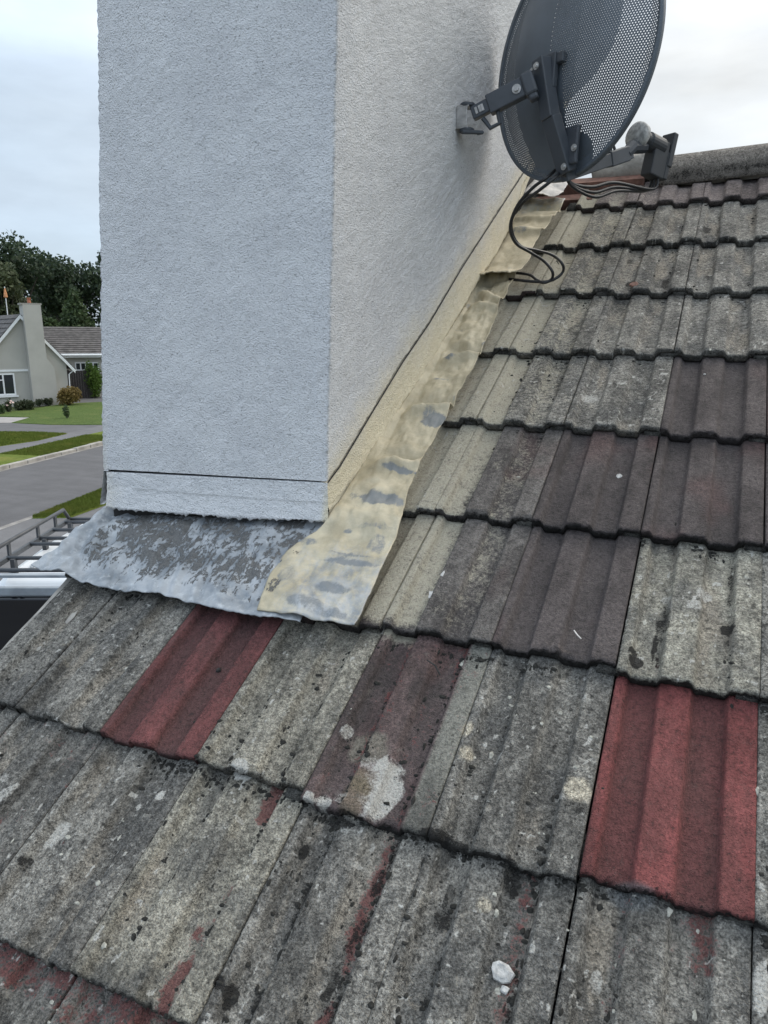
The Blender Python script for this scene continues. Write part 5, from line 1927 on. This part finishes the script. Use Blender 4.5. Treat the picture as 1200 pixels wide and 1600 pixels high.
for i in range(7):
    mb.lathe((q[0] + random.uniform(-.2, .2), q[1] + random.uniform(-.2, .2), q[2] + .25 + random.uniform(0, .35)), UPZ, [(.02, 0), (.07, .03), (.07, .06), (.02, .1)], 7)
mb.build('blossom', M['flower'], fb)
bush('sapling', 105, 655, 16, 22, M['leaf_mid'], 'thin young shrub growing in the far lawn', 28, 260, .06, 6)
# stones by the gate
rock = thing('garden_stones', ground(137, 620), 'low heap of grey stones in front of the dark gate', 'stones')
for i in range(7):
    q = ground(127 + i * 4.2, 621 - (i % 2) * 3)
    mb = MB(); mb.lathe(q, UPZ, [(.22, -.05), (.28, .1), (.2, .22), (.06, .26)], 7); mb.build('rock', M['mortar'], rock)

# ================================================================== VAN WITH ROOF RACK
va_ = np.array([math.cos(R(115.3)), math.sin(R(115.3)), 0])       # towards the van's nose
vc_ = np.array([va_[1], -va_[0], 0])                               # to the van's right
RZ = GZ + 2.35
V0 = at_z(-20, 891, RZ)                                            # left end of the rearmost rack bar
van = thing('van', np.array([*(V0 + vc_ * .68 + va_ * 1.5)[:2], GZ]), 'white van with grey roof rack parked on the drive below the roof', 'van')
def vp_(f_, r_, z): return np.array([*(V0 + va_ * f_ + vc_ * r_)[:2], GZ + z])
cx = .68
W2 = .86
sec = [(.12, .45), (.06, .60), (.09, 1.25), (.13, 1.80), (.17, 2.13), (.21, 2.19), (.34, 2.22), (1.4, 2.25), (3.0, 2.20), (3.35, 2.08), (4.0, 1.35), (4.75, 1.10), (4.92, .85), (4.94, .45)]
lev = []
for (f_, z) in sec:
    lev.append((f_, z))
# body as cross-sections across the width
xs = [(-W2, .0), (-W2 + .03, .03), (-W2 + .12, .075), (W2 - .12, .075), (W2 - .03, .03), (W2, .0)]
vs, fs = [], []
for (r_, in_) in xs:
    for (f_, z) in sec:
        zc = 1.2
        k_ = in_
        zz = z if z < 2.0 else z - (.075 - in_) * 1.0
        ff = f_ + (.04 - in_ * .5 if f_ < 0.35 else (-.06 + in_ if f_ > 3.5 else 0)) 
        tum = .10 * max(0, (z - 1.1)) * (1 if r_ < 0 else -1) if abs(r_) > W2 - .2 else 0
        vs.append(vp_(ff, cx + r_ + tum, zz))
ns2 = len(sec)
for i in range(len(xs) - 1):
    for k in range(ns2 - 1):
        fs.append((i * ns2 + k, i * ns2 + k + 1, (i + 1) * ns2 + k + 1, (i + 1) * ns2 + k))
    fs.append((i * ns2 + ns2 - 1, i * ns2, (i + 1) * ns2, (i + 1) * ns2 + ns2 - 1))
fs.append(tuple(range(ns2))[::-1]); fs.append(tuple((len(xs) - 1) * ns2 + k for k in range(ns2)))
body = link_mesh('body', vs, fs, M['van'], van)
md = body.modifiers.new('b', 'BEVEL'); md.width = .03; md.segments = 3; md.limit_method = 'ANGLE'; md.angle_limit = R(35)
# roof ribs
for i in range(5):
    r_ = cx - .5 + i * .25
    mb = MB(); mb.box(vp_(1.6, r_, 2.238), (va_, vc_, UPZ), (1.15, .025, .014)); mb.build('roof_rib', M['van'], van, bevel=.01)
# rear doors: windows, frame, handle
def rear(r0, r1, z0, z1, d, name, mat, parent, bev=.04, tk=.05):
    fz_ = lambda z: np.interp(z, [.6, 1.25, 1.80, 2.13], [.06, .09, .13, .17]) + .012
    mb = MB()
    a, b, c, e_ = vp_(fz_(z0) - d, r0, z0), vp_(fz_(z0) - d, r1, z0), vp_(fz_(z1) - d, r1 - .02, z1), vp_(fz_(z1) - d, r0 + .02, z1)
    mb.prism([a, b, c, e_], -va_ * tk)
    return mb.build(name, mat, parent, bevel=bev, seg=3)
hd = rear(cx - .74, cx + .74, 2.065, 2.14, .006, 'rear_header', M['trim'], van, .01)
for r_ in (-.40, .40):
    q = vp_(.155, cx + r_, 2.10); mb = MB(); mb.lathe(q, -va_, [(.016, 0), (.016, .012)], 10); mb.build('fixing', M['plastic'], van)
for sgn in (-1, 1):
    a, b = sorted((cx + sgn * .045, cx + sgn * .82))
    w_ = rear(a, b, 0.98, 2.05, .004, 'rear_window', M['vglass'], van, .05)
    w_['label'] = 'dark rear door window'
    rear(a + .02, b - .02, .62, .93, .002, 'rear_door', M['van'], van, .03)
    mb = MB(); mb.box(vp_(.07, cx + sgn * .80, 1.15), (va_, vc_, UPZ), (.03, .05, .28)); mb.build('tail_light', M['taill'], van, bevel=.01)
mb = MB(); mb.box(vp_(.02, cx, .48), (va_, vc_, UPZ), (.10, .86, .10)); mb.build('bumper', M['rubber'], van, bevel=.03)
mb = MB(); mb.tube([vp_(.06, cx + .1, 1.18), vp_(.08, cx + .25, 1.42), vp_(.10, cx + .35, 1.7)], .012, 6); mb.build('wiper', M['plastic'], van)
for sgn in (-1, 1):
    mb = MB(); fr_ = cx + sgn * (W2 + .003)
    mb.prism([vp_(2.5, fr_, 1.2), vp_(3.7, fr_, 1.2), vp_(3.35, fr_ - sgn * .08, 1.95), vp_(2.5, fr_ - sgn * .08, 1.95)], vc_ * sgn * .008); mb.build('side_window', M['vglass'], van)
    for f_ in (.85, 3.95):
        mb = MB(); q = vp_(f_, cx + sgn * (W2 - .16), .34)
        mb.lathe(q, vc_ * sgn, [(.20, 0), (.34, .01), (.345, .16), (.30, .19), (.21, .17)], 22); wh = mb.build('wheel', M['rubber'], van)
        mb = MB(); mb.lathe(q, vc_ * sgn, [(.21, .15), (.20, .175), (.05, .165), (.04, .18)], 16); mb.build('rim', M['galv'], wh)
    mb = MB(); mb.box(vp_(4.75, cx + sgn * .66, .98), (va_, vc_, UPZ), (.08, .16, .10)); mb.build('headlight', M['glass'], van, bevel=.03)
mb = MB(); mb.prism([vp_(3.38, cx - .72, 2.06), vp_(3.38, cx + .72, 2.06), vp_(3.98, cx + .78, 1.38), vp_(3.98, cx - .78, 1.38)], va_ * .01 + UPZ * .012); mb.build('windscreen', M['vglass'], van)

rack = thing('roof_rack', vp_(.9, cx, 2.3), 'dark grey tubular roof rack with side rail fixed on the white van', 'roof rack')
RW = 1.36
fs_bar = [(on_q - V0) @ va_ for on_q in [at_z(x, y, RZ) for x, y in ((106, 811), (96, 816), (76, 828), (54, 841), (35, 850), (8, 872), (-20, 891))]]
bz_ = 2.35
for f_ in fs_bar:
    mb = MB(); mb.tube([vp_(f_, 0, bz_), vp_(f_, RW, bz_)], .019, 8); mb.build('cross_bar', M['rack'], rack, True)
f0, f1 = min(fs_bar) - .02, max(fs_bar)
for r_ in (0, RW):
    mb = MB(); mb.box(vp_((f0 + f1) / 2, r_, bz_ - .01), (va_, vc_, UPZ), ((f1 - f0) / 2 + .02, .016, .022)); mb.build('side_bar', M['rack'], rack)
    mb = MB(); P = [vp_(f0 - .02, r_, bz_), vp_(f0 - .02, r_, bz_ + .14), vp_(f1 - .14, r_, bz_ + .14), vp_(f1, r_, bz_)]
    mb.tube(P, .020, 8); mb.build('guard_rail', M['rack'], rack, True)
    for f_ in (fs_bar[2] + .1, fs_bar[3], fs_bar[5] + .06):
        mb = MB(); mb.box(vp_(f_, r_, bz_ + .065), (va_, vc_, UPZ), (.022, .010, .07)); mb.build('upright', M['rack'], rack)
    for f_ in (fs_bar[1], fs_bar[3], fs_bar[5]):
        mb = MB(); mb.box(vp_(f_ - .02, r_ + (.07 if r_ == 0 else -.07), 2.28), (va_, vc_, UPZ), (.03, .02, .07)); mb.box(vp_(f_ - .02, r_ + (.07 if r_ == 0 else -.07), 2.205), (va_, vc_, UPZ), (.045, .04, .02)); mb.build('foot', M['rack'], rack)
mb = MB(); mb.box(vp_(f0 - .10, RW / 2, 2.34), (vc_, va_, UPZ), (RW / 2 - .05, .03, .012)); mb.build('roller_bar', M['trim'], rack)
